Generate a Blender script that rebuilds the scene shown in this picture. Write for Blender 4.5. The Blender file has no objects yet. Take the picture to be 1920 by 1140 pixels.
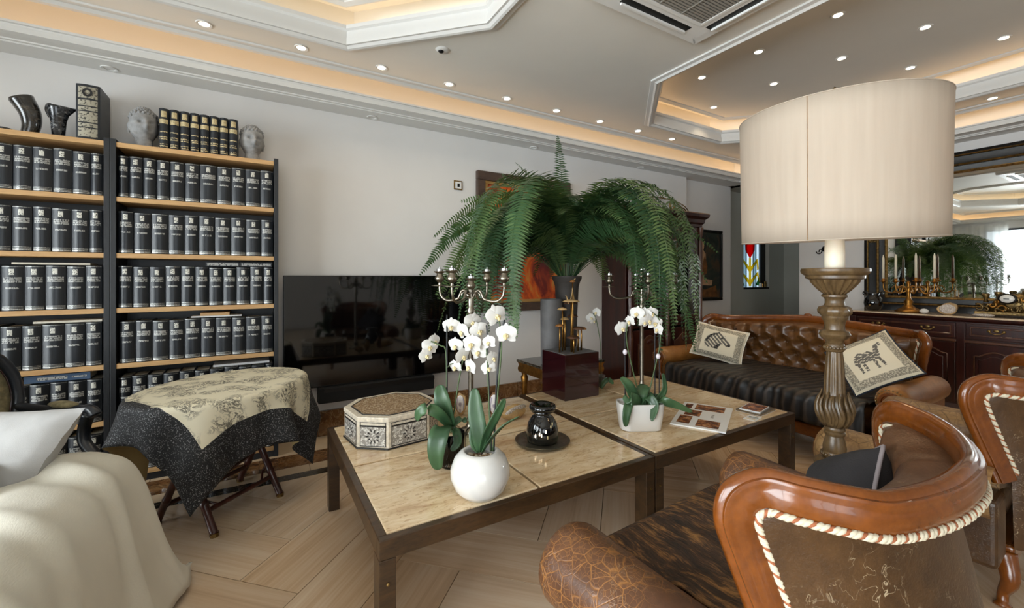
import bpy, bmesh, math, random
from mathutils import Vector, Matrix
random.seed(7)
scene = bpy.context.scene
COL = scene.collection
PI = math.pi
def S(r, g, b):                       # sRGB 0-255 -> linear
    f = lambda c: c / 12.92 if c <= .04045 else ((c + .055) / 1.055) ** 2.4
    return (f(r / 255), f(g / 255), f(b / 255), 1.0)

# ------------------------------------------------------------ camera, world, daylight, exposure
cam = bpy.data.cameras.new('camera'); cam_o = bpy.data.objects.new('camera', cam); COL.objects.link(cam_o)
cam.sensor_width = 36; cam.lens = 36 * 800 / 1920; cam.shift_y = -50 / 1920
cam.clip_start = .05; cam.clip_end = 300
cam_o.location = (0, 0, 1.3); cam_o.rotation_euler = (math.radians(90), 0, math.radians(-30.65))
scene.camera = cam_o
vs = scene.view_settings
vs.view_transform = 'Standard'; vs.look = 'None'; vs.gamma = 1; vs.use_curve_mapping = False
vs.exposure = 0.2
cy = scene.cycles; cy.max_bounces = 6; cy.diffuse_bounces = 3; cy.glossy_bounces = 3; cy.transmission_bounces = 4; cy.transparent_max_bounces = 6; cy.caustics_reflective = False; cy.caustics_refractive = False; cy.use_adaptive_sampling = True; cy.adaptive_threshold = .05; cy.adaptive_min_samples = 16
world = bpy.data.worlds.new('sky'); scene.world = world; world.use_nodes = True
wn = world.node_tree.nodes; bg = wn['Background']
bg.inputs['Color'].default_value = (.78, .88, 1.0, 1); bg.inputs['Strength'].default_value = 1.2
def area(name, loc, rot, sx, sy, power, col, spread=PI):
    l = bpy.data.lights.new(name, 'AREA'); l.shape = 'RECTANGLE'; l.size = sx; l.size_y = sy
    l.energy = power; l.color = col; l.spread = spread
    o = bpy.data.objects.new(name, l); COL.objects.link(o); o.location = loc; o.rotation_euler = rot
    return o
# daylight at the glazed left wall; added fill light behind the camera
area('daylight_left', (-3.62, -.2, 1.35), (0, -PI / 2, 0), 2.3, 6.2, 600, (.94, .97, 1.0))
area('fill_rear', (-1.4, -4.72, 1.35), (PI / 2, 0, 0), 3.0, 2.3, 70, (.95, .97, 1.0))

# ------------------------------------------------------------ helpers: meshes
class B:
    def __init__(s): s.v = []; s.f = []; s.m = []
    def _add(s, vs_, fs, mi=0):
        o = len(s.v); s.v += [tuple(p) for p in vs_]
        s.f += [tuple(i + o for i in q) for q in fs]; s.m += [mi] * len(fs); return s
    def box(s, x0, x1, y0, y1, z0, z1, mi=0):
        return s._add([(x, y, z) for z in (z0, z1) for y in (y0, y1) for x in (x0, x1)],
                      [(0, 2, 3, 1), (4, 5, 7, 6), (0, 1, 5, 4), (2, 6, 7, 3), (0, 4, 6, 2), (1, 3, 7, 5)], mi)
    def obox(s, c, ax, ay, az, hx, hy, hz, mi=0):       # oriented box: centre, three unit axes, half sizes
        c = Vector(c); ax, ay, az = Vector(ax), Vector(ay), Vector(az)
        return s._add([c + ax * hx * i + ay * hy * j + az * hz * k for k in (-1, 1) for j in (-1, 1) for i in (-1, 1)],
                      [(0, 2, 3, 1), (4, 5, 7, 6), (0, 1, 5, 4), (2, 6, 7, 3), (0, 4, 6, 2), (1, 3, 7, 5)], mi)
    def lathe(s, prof, n=20, c=(0, 0, 0), mi=0, cap=True, flute=0, fl=(9, 9), amp=0.0, a0=0.0, a1=2 * PI):
        full = abs(a1 - a0 - 2 * PI) < 1e-6; k = n if full else n + 1
        vs_ = []
        for r, z in prof:
            for i in range(k):
                a = a0 + (a1 - a0) * i / n; rr = r
                if flute and fl[0] <= z <= fl[1]: rr = r * (1 + amp * math.cos(flute * a))
                vs_.append((c[0] + rr * math.cos(a), c[1] + rr * math.sin(a), c[2] + z))
        fs = []
        for j in range(len(prof) - 1):
            for i in range(n):
                i2 = (i + 1) % k
                fs.append((j * k + i, j * k + i2, (j + 1) * k + i2, (j + 1) * k + i))
        if cap and full:
            if prof[0][0] > 1e-5: fs.append(tuple(range(n - 1, -1, -1)))
            if prof[-1][0] > 1e-5: fs.append(tuple((len(prof) - 1) * k + i for i in range(n)))
        return s._add(vs_, fs, mi)
    def tube(s, pts, r, n=8, mi=0, closed=False, cap=True, flat=1.0):
        pts = [Vector(p) for p in pts]; L = len(pts)
        rs = r if isinstance(r, (list, tuple)) else [r] * L
        tg = []
        for i in range(L):
            if closed: t = pts[(i + 1) % L] - pts[i - 1]
            else: t = pts[min(i + 1, L - 1)] - pts[max(i - 1, 0)]
            tg.append(t.normalized() if t.length > 1e-9 else Vector((0, 0, 1)))
        up = Vector((0, 0, 1)) if abs(tg[0].z) < .9 else Vector((1, 0, 0))
        nn = (up - tg[0] * up.dot(tg[0])).normalized(); vs_ = []
        for i in range(L):
            nn = nn - tg[i] * nn.dot(tg[i]); nn = nn.normalized() if nn.length > 1e-9 else tg[i].orthogonal().normalized()
            bb = tg[i].cross(nn)
            for k in range(n):
                a = 2 * PI * k / n
                vs_.append(pts[i] + nn * (rs[i] * math.cos(a)) + bb * (rs[i] * flat * math.sin(a)))
        fs = []
        for i in range(L if closed else L - 1):
            j = (i + 1) % L
            for k in range(n):
                k2 = (k + 1) % n; fs.append((i * n + k, i * n + k2, j * n + k2, j * n + k))
        if cap and not closed:
            fs.append(tuple(range(n - 1, -1, -1))); fs.append(tuple((L - 1) * n + k for k in range(n)))
        return s._add(vs_, fs, mi)
    def grid(s, fn, nu, nv, mi=0, cu=False, cv=False, flip=False):
        ku = nu if cu else nu + 1; kv = nv if cv else nv + 1
        vs_ = [fn(i / nu, j / nv) for j in range(kv) for i in range(ku)]; fs = []
        for j in range(nv):
            for i in range(nu):
                a = j * ku + i; b = j * ku + (i + 1) % ku; c = ((j + 1) % kv) * ku + (i + 1) % ku; d = ((j + 1) % kv) * ku + i
                fs.append((a, d, c, b) if flip else (a, b, c, d))
        return s._add(vs_, fs, mi)
    def ell(s, c, rx, ry, rz, n=12, m=8, mi=0, rot=None):
        R = rot or Matrix.Identity(3); c = Vector(c); vs_ = []
        for j in range(m + 1):
            p = PI * j / m
            for i in range(n):
                a = 2 * PI * i / n
                vs_.append(c + R @ Vector((rx * math.sin(p) * math.cos(a), ry * math.sin(p) * math.sin(a), -rz * math.cos(p))))
        fs = [(j * n + i, j * n + (i + 1) % n, (j + 1) * n + (i + 1) % n, (j + 1) * n + i) for j in range(m) for i in range(n)]
        return s._add(vs_, fs, mi)
    def prism(s, poly, a, b, ax='z', mi=0):              # 2-D outline pushed along an axis from a to b
        n = len(poly)
        def pt(p, t): return {'z': (p[0], p[1], t), 'y': (p[0], t, p[1]), 'x': (t, p[0], p[1])}[ax]
        return s._add([pt(p, a) for p in poly] + [pt(p, b) for p in poly],
                      [tuple(range(n - 1, -1, -1)), tuple(range(n, 2 * n))] + [(i, (i + 1) % n, n + (i + 1) % n, n + i) for i in range(n)], mi)
    def mould(s, path, prof, closed=True, mi=0, side=1):  # profile (offset, z) swept round a plan outline with mitres
        P_ = [Vector(p[:2]) for p in path]; n = len(P_); rows = []
        for i in range(n):
            if closed or 0 < i < n - 1:
                d0 = (P_[i] - P_[i - 1]).normalized(); d1 = (P_[(i + 1) % n] - P_[i]).normalized()
            elif i == 0: d0 = d1 = (P_[1] - P_[0]).normalized()
            else: d0 = d1 = (P_[-1] - P_[-2]).normalized()
            n0 = Vector((-d0.y, d0.x)); n1 = Vector((-d1.y, d1.x)); m = (n0 + n1).normalized(); m = m / max(.3, m.dot(n0))
            rows.append([(P_[i].x + m.x * o * side, P_[i].y + m.y * o * side, z) for o, z in prof])
        k = len(prof); fs = []
        for i in range(n if closed else n - 1):
            j = (i + 1) % n
            for q in range(k - 1): fs.append((i * k + q, j * k + q, j * k + q + 1, i * k + q + 1))
        return s._add([p for r in rows for p in r], fs, mi)
    def xf(s, M, start=0):
        for i in range(start, len(s.v)): s.v[i] = tuple(M @ Vector(s.v[i]))
        return s
    def mesh(s, name, mats, smooth=False, fix=True, weld=0):
        me = bpy.data.meshes.new(name); me.from_pydata(s.v, [], s.f)
        for m in (mats if isinstance(mats, (list, tuple)) else [mats]): me.materials.append(MAT[m])
        me.polygons.foreach_set('material_index', s.m)
        if fix or weld:
            bm = bmesh.new(); bm.from_mesh(me)
            if weld: bmesh.ops.remove_doubles(bm, verts=bm.verts, dist=weld)
            if fix: bmesh.ops.recalc_face_normals(bm, faces=bm.faces)
            bm.to_mesh(me); bm.free()
        if smooth:
            me.polygons.foreach_set('use_smooth', [True] * len(me.polygons))
            if smooth is not True: me.set_sharp_from_angle(angle=math.radians(smooth))
        me.update(); return me
    def build(s, name, mats, parent=None, smooth=False, fix=True, bevel=0, seg=2, weld=0, sub=0):
        o = bpy.data.objects.new(name, s.mesh(name, mats, smooth, fix, weld)); COL.objects.link(o); o.parent = parent
        if bevel:
            m = o.modifiers.new('edge', 'BEVEL'); m.width = bevel; m.segments = seg; m.limit_method = 'ANGLE'; m.angle_limit = math.radians(40)
        if sub:
            m = o.modifiers.new('smooth', 'SUBSURF'); m.levels = sub; m.render_levels = sub
        return o
def tag(o, label=None, cat=None, group=None, kind=None):
    if label: o['label'] = label
    if cat: o['category'] = cat
    if group: o['group'] = group
    if kind: o['kind'] = kind
    return o
def thing(name, label, cat, loc=(0, 0, 0), rz=0, group=None):
    o = bpy.data.objects.new(name, None); COL.objects.link(o); o.location = loc; o.rotation_euler = (0, 0, rz)
    o.empty_display_size = .05
    return tag(o, label, cat, group)
def struct(o): o['kind'] = 'structure'; return o
def inst(name, me, parent=None, loc=(0, 0, 0), rot=(0, 0, 0), sc=(1, 1, 1)):
    o = bpy.data.objects.new(name, me); COL.objects.link(o); o.parent = parent
    o.location = loc; o.rotation_euler = rot; o.scale = sc; return o
def copy_tree(o, parent=None):
    c = o.copy(); COL.objects.link(c); c.parent = parent
    for ch in list(o.children): copy_tree(ch, c)
    return c
def spline(pts, n=8, closed=False):                     # Catmull-Rom
    P_ = [Vector(p) for p in pts]; out = []; L = len(P_)
    for i in range(L if closed else L - 1):
        g = (lambda k: P_[k % L]) if closed else (lambda k: P_[max(0, min(L - 1, k))])
        p0, p1, p2, p3 = g(i - 1), g(i), g(i + 1), g(i + 2)
        for k in range(n):
            t = k / n
            out.append(.5 * ((2 * p1) + (p2 - p0) * t + (2 * p0 - 5 * p1 + 4 * p2 - p3) * t * t + (3 * p1 - p0 - 3 * p2 + p3) * t ** 3))
    if not closed: out.append(P_[-1])
    return out
def smooth01(t): t = max(0, min(1, t)); return t * t * (3 - 2 * t)
def fbm(x, y, z=0.0):
    from mathutils import noise
    return noise.fractal((x, y, z), 1.0, 2.0, 3)
ORD = ['first', 'second', 'third', 'fourth', 'fifth', 'sixth', 'seventh', 'eighth', 'ninth', 'tenth', 'eleventh', 'twelfth']
# ------------------------------------------------------------ materials
MAT = {}
class NB:
    def __init__(s, name):
        s.mat = bpy.data.materials.new(name); s.mat.use_nodes = True; s.t = s.mat.node_tree
        s.b = s.t.nodes['Principled BSDF']; s.out = s.t.nodes['Material Output']; MAT[name] = s.mat
        s._co = None
    def n(s, typ, ins=None, **at):
        d = s.t.nodes.new('ShaderNode' + typ)
        for k, v in at.items(): setattr(d, k, v)
        for k, v in (ins or {}).items(): s.put(d.inputs[k], v)
        return d
    def put(s, sock, v):
        if isinstance(v, bpy.types.NodeSocket): s.t.links.new(v, sock)
        else: sock.default_value = v
    def p(s, **kw):
        nm = dict(col='Base Color', rough='Roughness', metal='Metallic', nrm='Normal', emi='Emission Color', es='Emission Strength',
                  spec='Specular IOR Level', coat='Coat Weight', coatr='Coat Roughness', trans='Transmission Weight', sheen='Sheen Weight', alpha='Alpha', ior='IOR', sss='Subsurface Weight')
        for k, v in kw.items(): s.put(s.b.inputs[nm[k]], v)
        return s
    def co(s, scale=(1, 1, 1), rand=0.0, rot=(0, 0, 0), kind='Object', loc=(0, 0, 0)):
        tc = s.n('TexCoord'); v = tc.outputs[kind]
        if rand:
            oi = s.n('ObjectInfo'); m = s.n('VectorMath', {0: oi.outputs['Random'], 1: (rand, rand * 1.7, rand * .6)}, operation='MULTIPLY')
            v = s.n('VectorMath', {0: v, 1: m.outputs[0]}, operation='ADD').outputs[0]
        mp = s.n('Mapping', {'Vector': v, 'Scale': scale, 'Rotation': rot, 'Location': loc}); return mp.outputs[0]
    def noise(s, co, scale=5, detail=4, rough=.55, dist=0.0, out=0):
        return s.n('TexNoise', {'Vector': co, 'Scale': scale, 'Detail': detail, 'Roughness': rough, 'Distortion': dist}).outputs[out]
    def vor(s, co, scale=5, feature='F1', out='Distance', rnd=1.0):
        return s.n('TexVoronoi', {'Vector': co, 'Scale': scale, 'Randomness': rnd}, feature=feature).outputs[out]
    def wave(s, co, scale=5, dist=2.0, detail=2, ds=1.0, bands='X', prof='SIN', kind='BANDS'):
        kw = dict(wave_type=kind, wave_profile=prof); kw['bands_direction' if kind == 'BANDS' else 'rings_direction'] = bands
        return s.n('TexWave', {'Vector': co, 'Scale': scale, 'Distortion': dist, 'Detail': detail, 'Detail Scale': ds}, **kw).outputs['Fac']
    def ramp(s, fac, stops, interp='LINEAR'):
        r = s.n('ValToRGB', {'Fac': fac}); cr = r.color_ramp; cr.interpolation = interp
        while len(cr.elements) < len(stops): cr.elements.new(.5)
        for e, (pos, c) in zip(cr.elements, stops):
            e.position = pos; e.color = c if len(c) == 4 else (*c, 1)
        return r.outputs[0]
    def mix(s, fac, a, b, blend='MIX'):
        m = s.n('Mix', data_type='RGBA', blend_type=blend); s.put(m.inputs[0], fac); s.put(m.inputs[6], a); s.put(m.inputs[7], b); return m.outputs[2]
    def mth(s, op, a, b=0.0, c=None):
        m = s.n('Math', operation=op); s.put(m.inputs[0], a); s.put(m.inputs[1], b)
        if c is not None: s.put(m.inputs[2], c)
        return m.outputs[0]
    def sep(s, v): return s.n('SeparateXYZ', {0: v}).outputs
    def bump(s, h, strength=.2, dist=.01): return s.n('Bump', {'Height': h, 'Strength': strength, 'Distance': dist}).outputs[0]
W0 = (0, 0, 0, 1); W1 = (1, 1, 1, 1)
def plain(name, col, rough=.5, metal=0.0, nz=0, amp=.12, bs=0, bk=.1, **kw):
    m = NB(name); m.p(rough=rough, metal=metal, **kw); c = m.co() if nz or bs else None
    if nz:
        f = m.noise(c, nz, 4); dk = tuple(x * (1 - amp * 2.2) for x in col[:3]) + (1,); lt = tuple(min(1, x * (1 + amp)) for x in col[:3]) + (1,)
        m.p(col=m.ramp(f, [(.3, dk), (.7, lt)]))
    else: m.p(col=col)
    if bs: m.p(nrm=m.bump(m.noise(c, bs, 3), bk, .004))
    return m
plain('wall_paint', S(226, 224, 222), .75, nz=1.6, amp=.02)
plain('hall_paint', S(196, 196, 186), .8, nz=1.5, amp=.03)
plain('ceiling_paint', S(226, 223, 216), .55, nz=1.2, amp=.02)
plain('trim_white', S(218, 217, 214), .45)
plain('cove_paint', S(238, 232, 220), .7)
plain('black_lacquer', S(30, 32, 36), .42, nz=30, amp=.1)
plain('black_wood', S(34, 38, 46), .3, coat=.3)
plain('paper', S(226, 218, 200), .8, nz=60, amp=.05)
plain('white_card', S(236, 236, 234), .5)
plain('blue_cover', S(62, 84, 112), .5)
plain('silver_foil', S(196, 196, 190), .38, .35, nz=220, amp=.3)
plain('gold_foil', S(206, 190, 148), .4, .35, nz=220, amp=.3)
plain('dim_foil', S(120, 122, 122), .5, .2)
plain('stone_grey', S(150, 150, 150), .85, nz=26, amp=.15, bs=80, bk=.3)
plain('porcelain', S(222, 220, 216), .12, coat=.5)
plain('white_plastic', S(232, 232, 230), .4)
plain('black_glaze', S(10, 11, 12), .1, coat=.6)
plain('pewter', S(150, 142, 128), .3, 1.0, nz=40, amp=.1)
plain('steel', S(190, 190, 192), .25, 1.0)
plain('brass', S(196, 150, 84), .3, 1.0, nz=30, amp=.15)
plain('old_brass', S(150, 124, 78), .38, 1.0, nz=40, amp=.25)
plain('gilt', S(160, 112, 50), .34, .9, nz=24, amp=.2, bs=60, bk=.3)
plain('dark_metal', S(26, 26, 28), .4, .6)
plain('soil', S(74, 58, 44), .9, nz=60, amp=.3, bs=120, bk=.6)
plain('bark_chip', S(150, 122, 92), .9, nz=50, amp=.25)
plain('pebble', S(222, 208, 186), .7, nz=40, amp=.15)
plain('green_stem', S(70, 88, 52), .5)
plain('dark_stake', S(24, 26, 28), .5)
plain('bud', S(226, 218, 226), .5)
plain('petal_lip', S(226, 208, 160), .5)
plain('pot_grey', S(112, 110, 110), .5, nz=8, amp=.12)
plain('pot_dark', S(70, 64, 60), .6, nz=10, amp=.15)
plain('burgundy', S(46, 14, 18), .14, nz=4, amp=.2, coat=.6)
plain('bamboo', S(72, 34, 26), .35, nz=14, amp=.25, coat=.2)
plain('screen_black', S(4, 4, 5), .06, spec=.6, coat=.3)
plain('tv_bezel', S(16, 16, 17), .3)
plain('speaker_cloth', S(12, 12, 13), .8)
plain('grille_grey', S(150, 146, 138), .6)
plain('black_slot', S(8, 8, 8), .6)
plain('candle_wax', S(236, 226, 204), .5, sss=.1)
plain('vinyl_white', S(225, 226, 228), .35)
plain('dark_cushion', S(44, 42, 44), .85, bs=240, bk=.4)
plain('grey_piping', S(150, 140, 142), .8)
plain('navy_cloth', S(26, 34, 46), .85)
plain('rope_white', S(206, 196, 172), .8)
plain('rope_rust', S(156, 92, 58), .8)
plain('nail_brass', S(150, 130, 96), .3, 1.0)
plain('led_dark', S(60, 60, 60), .5)
def emis(name, col, st): m = NB(name); m.p(col=col, emi=col, es=st, rough=.5); return m
emis('led_warm', (1.0, .66, .36, 1), 6.5)
emis('led_soft', (1.0, .77, .50, 1), 5.5)
emis('spot_glow', (1.0, .88, .68, 1), 14.0)
emis('flame_bulb', (1.0, .78, .5, 1), 5.0)
# glass
m = NB('clear_glass'); g = m.n('BsdfGlossy', {'Roughness': .02}); tr = m.n('BsdfTransparent', {'Color': (.94, .96, .96, 1)}); fr = m.n('Fresnel', {'IOR': 1.45})
ms = m.n('MixShader', {0: fr.outputs[0], 1: tr.outputs[0], 2: g.outputs[0]}); m.t.links.new(ms.outputs[0], m.out.inputs[0])
m = NB('cabinet_glass'); g = m.n('BsdfGlossy', {'Roughness': .03}); tr = m.n('BsdfTransparent', {'Color': (.5, .52, .52, 1)})
ms = m.n('MixShader', {0: .22, 1: tr.outputs[0], 2: g.outputs[0]}); m.t.links.new(ms.outputs[0], m.out.inputs[0])
m = NB('mirror_glass'); m.p(col=(.9, .92, .91, 1), metal=1.0, rough=.015)
# sheer curtain
m = NB('sheer'); d = m.n('BsdfTranslucent', {'Color': (.9, .9, .86, 1)}); tr = m.n('BsdfTransparent', {}); df = m.n('BsdfDiffuse', {'Color': (.88, .88, .84, 1)})
a = m.n('MixShader', {0: .5, 1: d.outputs[0], 2: df.outputs[0]}); b2 = m.n('MixShader', {0: .3, 1: a.outputs[0], 2: tr.outputs[0]}); m.t.links.new(b2.outputs[0], m.out.inputs[0])
# wood
def wood(name, c1, c2, rough=.35, sc=(1, 1, 1), k=1.0, coat=0.2, rand=0.0):
    m = NB(name); c = m.co(sc, rand); f = m.noise(c, 2.2 * k, 6, .62, .8); g = m.noise(m.co(tuple(x * 4 for x in sc)), 5, 3, .6)
    h = m.mix(.3, f, g); m.p(col=m.ramp(h, [(.32, c1), (.68, c2)]), rough=rough, coat=coat, nrm=m.bump(g, .05, .002)); return m
wood('oak_shelf', S(186, 142, 92), S(218, 178, 126), .5, (1, 9, 9), 1, 0)
wood('table_wood', S(36, 25, 14), S(82, 57, 32), .4, (2, 9, 9), 1, .15)
wood('mahogany', S(26, 9, 7), S(66, 25, 16), .28, (7, 7, 1), 1, .4)
wood('mahogany_light', S(52, 26, 18), S(98, 58, 36), .35, (7, 7, 1), 1, .3)
wood('cherry', S(84, 41, 8), S(130, 69, 17), .24, (3, 3, 3), 1, .4)
wood('lamp_wood', S(60, 44, 26), S(114, 90, 58), .36, (9, 9, 5), 1, .1)
wood('bezel_brown', S(54, 40, 34), S(90, 70, 58), .45, (3, 8, 8), 1, 0)
# floor planks: pale striped wood-look stone, each plank its own cut
m = NB('plank'); c = m.co((.55, 11, 1), 7.0); w = m.noise(c, 1.15, 5, .6, .35); f = m.noise(m.co((1.2, 40, 1), 7.0), 1.5, 3, .6); k = m.mix(.3, w, f)
oi = m.n('ObjectInfo'); col = m.ramp(k, [(.32, S(190, 152, 116)), (.5, S(224, 194, 160)), (.66, S(240, 220, 194))])
col = m.mix(m.mth('MULTIPLY', oi.outputs['Random'], .5), col, S(216, 194, 170)); m.p(col=col, rough=.17, spec=.45, coat=.15)
plain('floor_light', S(214, 190, 160), .25, nz=3, amp=.06)
plain('grout', S(150, 124, 98), .6)
def marble(name, c0, c1, c2, vein, rough=.12, sc=4):
    m = NB(name); c = m.co((1, 1, 1), 3.0); f = m.noise(c, sc, 10, .72, 1.0); g = m.noise(c, sc * 1.7, 6, .6, 2.0)
    col = m.ramp(f, [(.34, c0), (.5, c1), (.66, c2)]); vm = m.ramp(g, [(.47, W0), (.5, W1), (.53, W0)])
    m.p(col=m.mix(m.mth('MULTIPLY', vm, .4), col, vein), rough=rough, coat=.3)
marble('brown_marble', S(62, 38, 22), S(108, 72, 42), S(150, 110, 70), S(190, 160, 120))
marble('dark_marble', S(24, 20, 16), S(46, 38, 30), S(92, 80, 64), S(150, 140, 120), sc=7)
marble('beige_marble', S(180, 150, 120), S(205, 180, 150), S(225, 205, 180), S(235, 225, 205), sc=5)
# travertine
m = NB('travertine'); c = m.co((1.5, 5, 1), 5.0); f = m.noise(c, 3.2, 8, .68, .6); c2 = m.co((2, 4, 1), 5.0); g = m.noise(c2, 16, 6, .7)
col = m.ramp(f, [(.32, S(190, 154, 114)), (.47, S(224, 196, 156)), (.64, S(240, 220, 186))])
pit = m.ramp(g, [(.36, W1), (.44, W0)]); m.p(col=m.mix(m.mth('MULTIPLY', pit, .6), col, S(160, 116, 72)), rough=m.ramp(g, [(.3, (.3,) * 3), (.6, (.13,) * 3)]), coat=.25, coatr=.06)
# book cover
m = NB('book_black'); c = m.co(); m.p(col=S(31, 35, 41), rough=.36, spec=.45, nrm=m.bump(m.noise(c, 420, 2), .25, .001))
# lettering that is only marks at this size
m = NB('spine_marks'); c = m.co((1, 1, 1), 9.0); w = m.noise(m.co((190, 1, 90), 9.0), 1.0, 1); m.p(col=m.ramp(w, [(.38, S(40, 42, 46)), (.46, S(172, 172, 168))]), rough=.4)
m = NB('gold_marks'); w = m.noise(m.co((170, 1, 150), 9.0), 1.0, 1); m.p(col=m.ramp(w, [(.42, S(40, 38, 34)), (.5, S(196, 180, 140))]), rough=.4)
m = NB('ornate_spine'); c = m.co((1, 1, 1)); v = m.vor(c, 95, 'SMOOTH_F1'); w = m.noise(m.co((60, 1, 110)), 1.0, 2); k = m.mix(.5, v, w)
m.p(col=m.ramp(k, [(.32, S(52, 50, 46)), (.46, S(170, 164, 146))]), rough=.5)
m = NB('emblem'); v = m.vor(m.co((1, 1, 1), 4.0), 130, 'F1'); m.p(col=m.ramp(v, [(.25, S(70, 70, 68)), (.42, S(208, 206, 196))]), rough=.4, metal=.2)
# horn
m = NB('horn'); c = m.co((3, 3, 9)); f = m.noise(c, 1.6, 5, .6, 1.5); m.p(col=m.ramp(f, [(.35, S(18, 16, 14)), (.55, S(48, 44, 38)), (.72, S(118, 108, 90))]), rough=.18, coat=.5)
m = NB('horn_grey'); c = m.co((6, 6, 14)); f = m.noise(c, 1.6, 5, .7, 2.5); m.p(col=m.ramp(f, [(.45, S(14, 15, 18)), (.56, S(60, 62, 66)), (.7, S(190, 190, 186))]), rough=.2, coat=.5)
# inlay
def inlay(name, bg_, fg1, fg2, sc=70):
    m = NB(name); c = m.co(); v = m.vor(c, sc, 'F1', rnd=.55); v2 = m.vor(c, sc * 1.9, 'F1', 'Color'); cc = m.sep(v2)[0]
    col = m.ramp(cc, [(.25, bg_), (.5, fg1), (.75, fg2)], 'CONSTANT'); e = m.vor(c, sc * 1.9, 'DISTANCE_TO_EDGE')
    m.p(col=m.mix(m.ramp(e, [(0, W1), (.06, W0)]), col, bg_), rough=.25, coat=.3)
inlay('inlay_top', S(150, 122, 92), S(182, 154, 120), S(206, 184, 152), 80)
inlay('inlay_side', S(150, 144, 136), S(196, 192, 184), S(222, 218, 208), 70)
plain('bone', S(226, 214, 194), .3, nz=60, amp=.12)
plain('inlay_black', S(30, 28, 28), .4)
# plants
m = NB('fern_green'); oi = m.n('ObjectInfo'); col = m.ramp(oi.outputs['Random'], [(0, S(44, 74, 46)), (.5, S(62, 96, 58)), (1, S(116, 140, 84))])
f = m.noise(m.co(), 14, 2); col = m.mix(m.mth('MULTIPLY', f, .4), col, S(38, 66, 46))
df = m.n('BsdfTranslucent', {'Color': S(120, 150, 70)}); m.p(col=col, rough=.42, spec=.4)
ms = m.n('MixShader', {0: .18, 1: m.b.outputs[0], 2: df.outputs[0]}); m.t.links.new(ms.outputs[0], m.out.inputs[0])
m = NB('orchid_leaf'); c = m.co(); f = m.noise(c, 6, 3); m.p(col=m.ramp(f, [(.3, S(38, 66, 42)), (.7, S(76, 108, 70))]), rough=.36, spec=.5)
m = NB('petal'); df = m.n('BsdfTranslucent', {'Color': (.9, .9, .88, 1)}); m.p(col=S(244, 242, 238), rough=.55)
ms = m.n('MixShader', {0: .3, 1: m.b.outputs[0], 2: df.outputs[0]}); m.t.links.new(ms.outputs[0], m.out.inputs[0])
# leathers
def leather(name, c0, c1, c2, crack, csc, cw=.035, ck=.8, rough=.38, scr=0.0, wear=None):
    m = NB(name); c = m.co(); f = m.noise(c, 4.5, 5, .6); f2 = m.noise(c, 26, 4, .6)
    col = m.ramp(m.mix(.35, f, f2), [(.3, c0), (.5, c1), (.72, c2)])
    cd = m.mix(.03, c, m.noise(c, 9, 3, out=1))
    h = m.noise(c, 160, 3)
    if csc:
        e = m.vor(cd, csc, 'DISTANCE_TO_EDGE'); e2 = m.vor(cd, csc * 2.7, 'DISTANCE_TO_EDGE')
        msk = m.mth('MAXIMUM', m.ramp(e, [(0, W1), (cw, W0)]), m.mth('MULTIPLY', m.ramp(e2, [(0, W1), (cw * 1.6, W0)]), .5))
        part = m.ramp(m.noise(c, 5, 4), [(.36, W0), (.52, W1)]); msk = m.mth('MULTIPLY', m.mth('MULTIPLY', msk, part), ck)
        col = m.mix(msk, col, crack); h = m.mth('SUBTRACT', m.mth('MULTIPLY', h, .3), msk)
    if scr:
        a = m.noise(m.co((1, 1, 1), rot=(.4, .9, .5)), 26, 3, .55, .6); sm = m.ramp(a, [(.49, W0), (.5, W1), (.51, W0)])
        pa = m.ramp(m.noise(c, 5.5, 3, .6), [(.52, W0), (.66, W1)]); col = m.mix(m.mth('MULTIPLY', m.mth('MULTIPLY', sm, pa), scr), col, S(214, 194, 160))
    if wear: col = m.mix(m.mth('MULTIPLY', m.ramp(m.noise(c, 7, 6, .75), [(.45, W0), (.62, W1)]), .8), col, wear)
    m.p(col=col, rough=rough, spec=.5, nrm=m.bump(h, .35, .003)); return m
leather('leather_back', S(46, 28, 13), S(68, 45, 23), S(90, 62, 34), S(190, 170, 130), 0, .012, .5, .36, .7)
leather('leather_inner', S(72, 48, 32), S(98, 68, 47), S(122, 88, 62), S(200, 170, 130), 0, .012, .5, .34, .5)
leather('leather_cracked', S(66, 42, 28), S(92, 60, 40), S(118, 80, 52), S(180, 122, 62), 25, .045, .6, .36, .3)
leather('leather_tuft', S(52, 31, 13), S(92, 58, 27), S(132, 88, 44), S(40, 24, 12), 12, .02, .3, .3)
leather('leather_tan', S(100, 62, 24), S(142, 92, 40), S(170, 118, 62), S(96, 56, 24), 10, .02, .4, .36)
leather('leather_worn', S(120, 88, 54), S(160, 124, 80), S(186, 150, 104), S(86, 60, 38), 14, .06, .8, .45, 0, S(110, 76, 46))
# hides
m = NB('fur_brindle'); c = m.co((1, 1, 1)); w = m.noise(m.co((5, 1.4, 1.4), rot=(0, 0, .35)), 3.2, 4, .65, .8); f = m.noise(m.co((5, 1, 1), rot=(0, 0, .35)), 30, 4, .7)
k = m.mix(.4, w, f); m.p(col=m.ramp(k, [(.38, S(24, 15, 9)), (.5, S(66, 42, 23)), (.61, S(158, 112, 60))]), rough=.6, nrm=m.bump(f, .9, .006))
m = NB('zebra_hide'); w = m.wave(m.co((1, 1, .8), rot=(0, .2, .25)), 4.6, 5.5, 2, .9, 'X'); f = m.noise(m.co((1, 1, 1)), 60, 3)
m.p(col=m.ramp(m.mix(.15, w, f), [(.3, S(12, 9, 8)), (.62, S(27, 21, 17)), (.85, S(58, 47, 38))]), rough=.5, nrm=m.bump(w, .5, .01))
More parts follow.
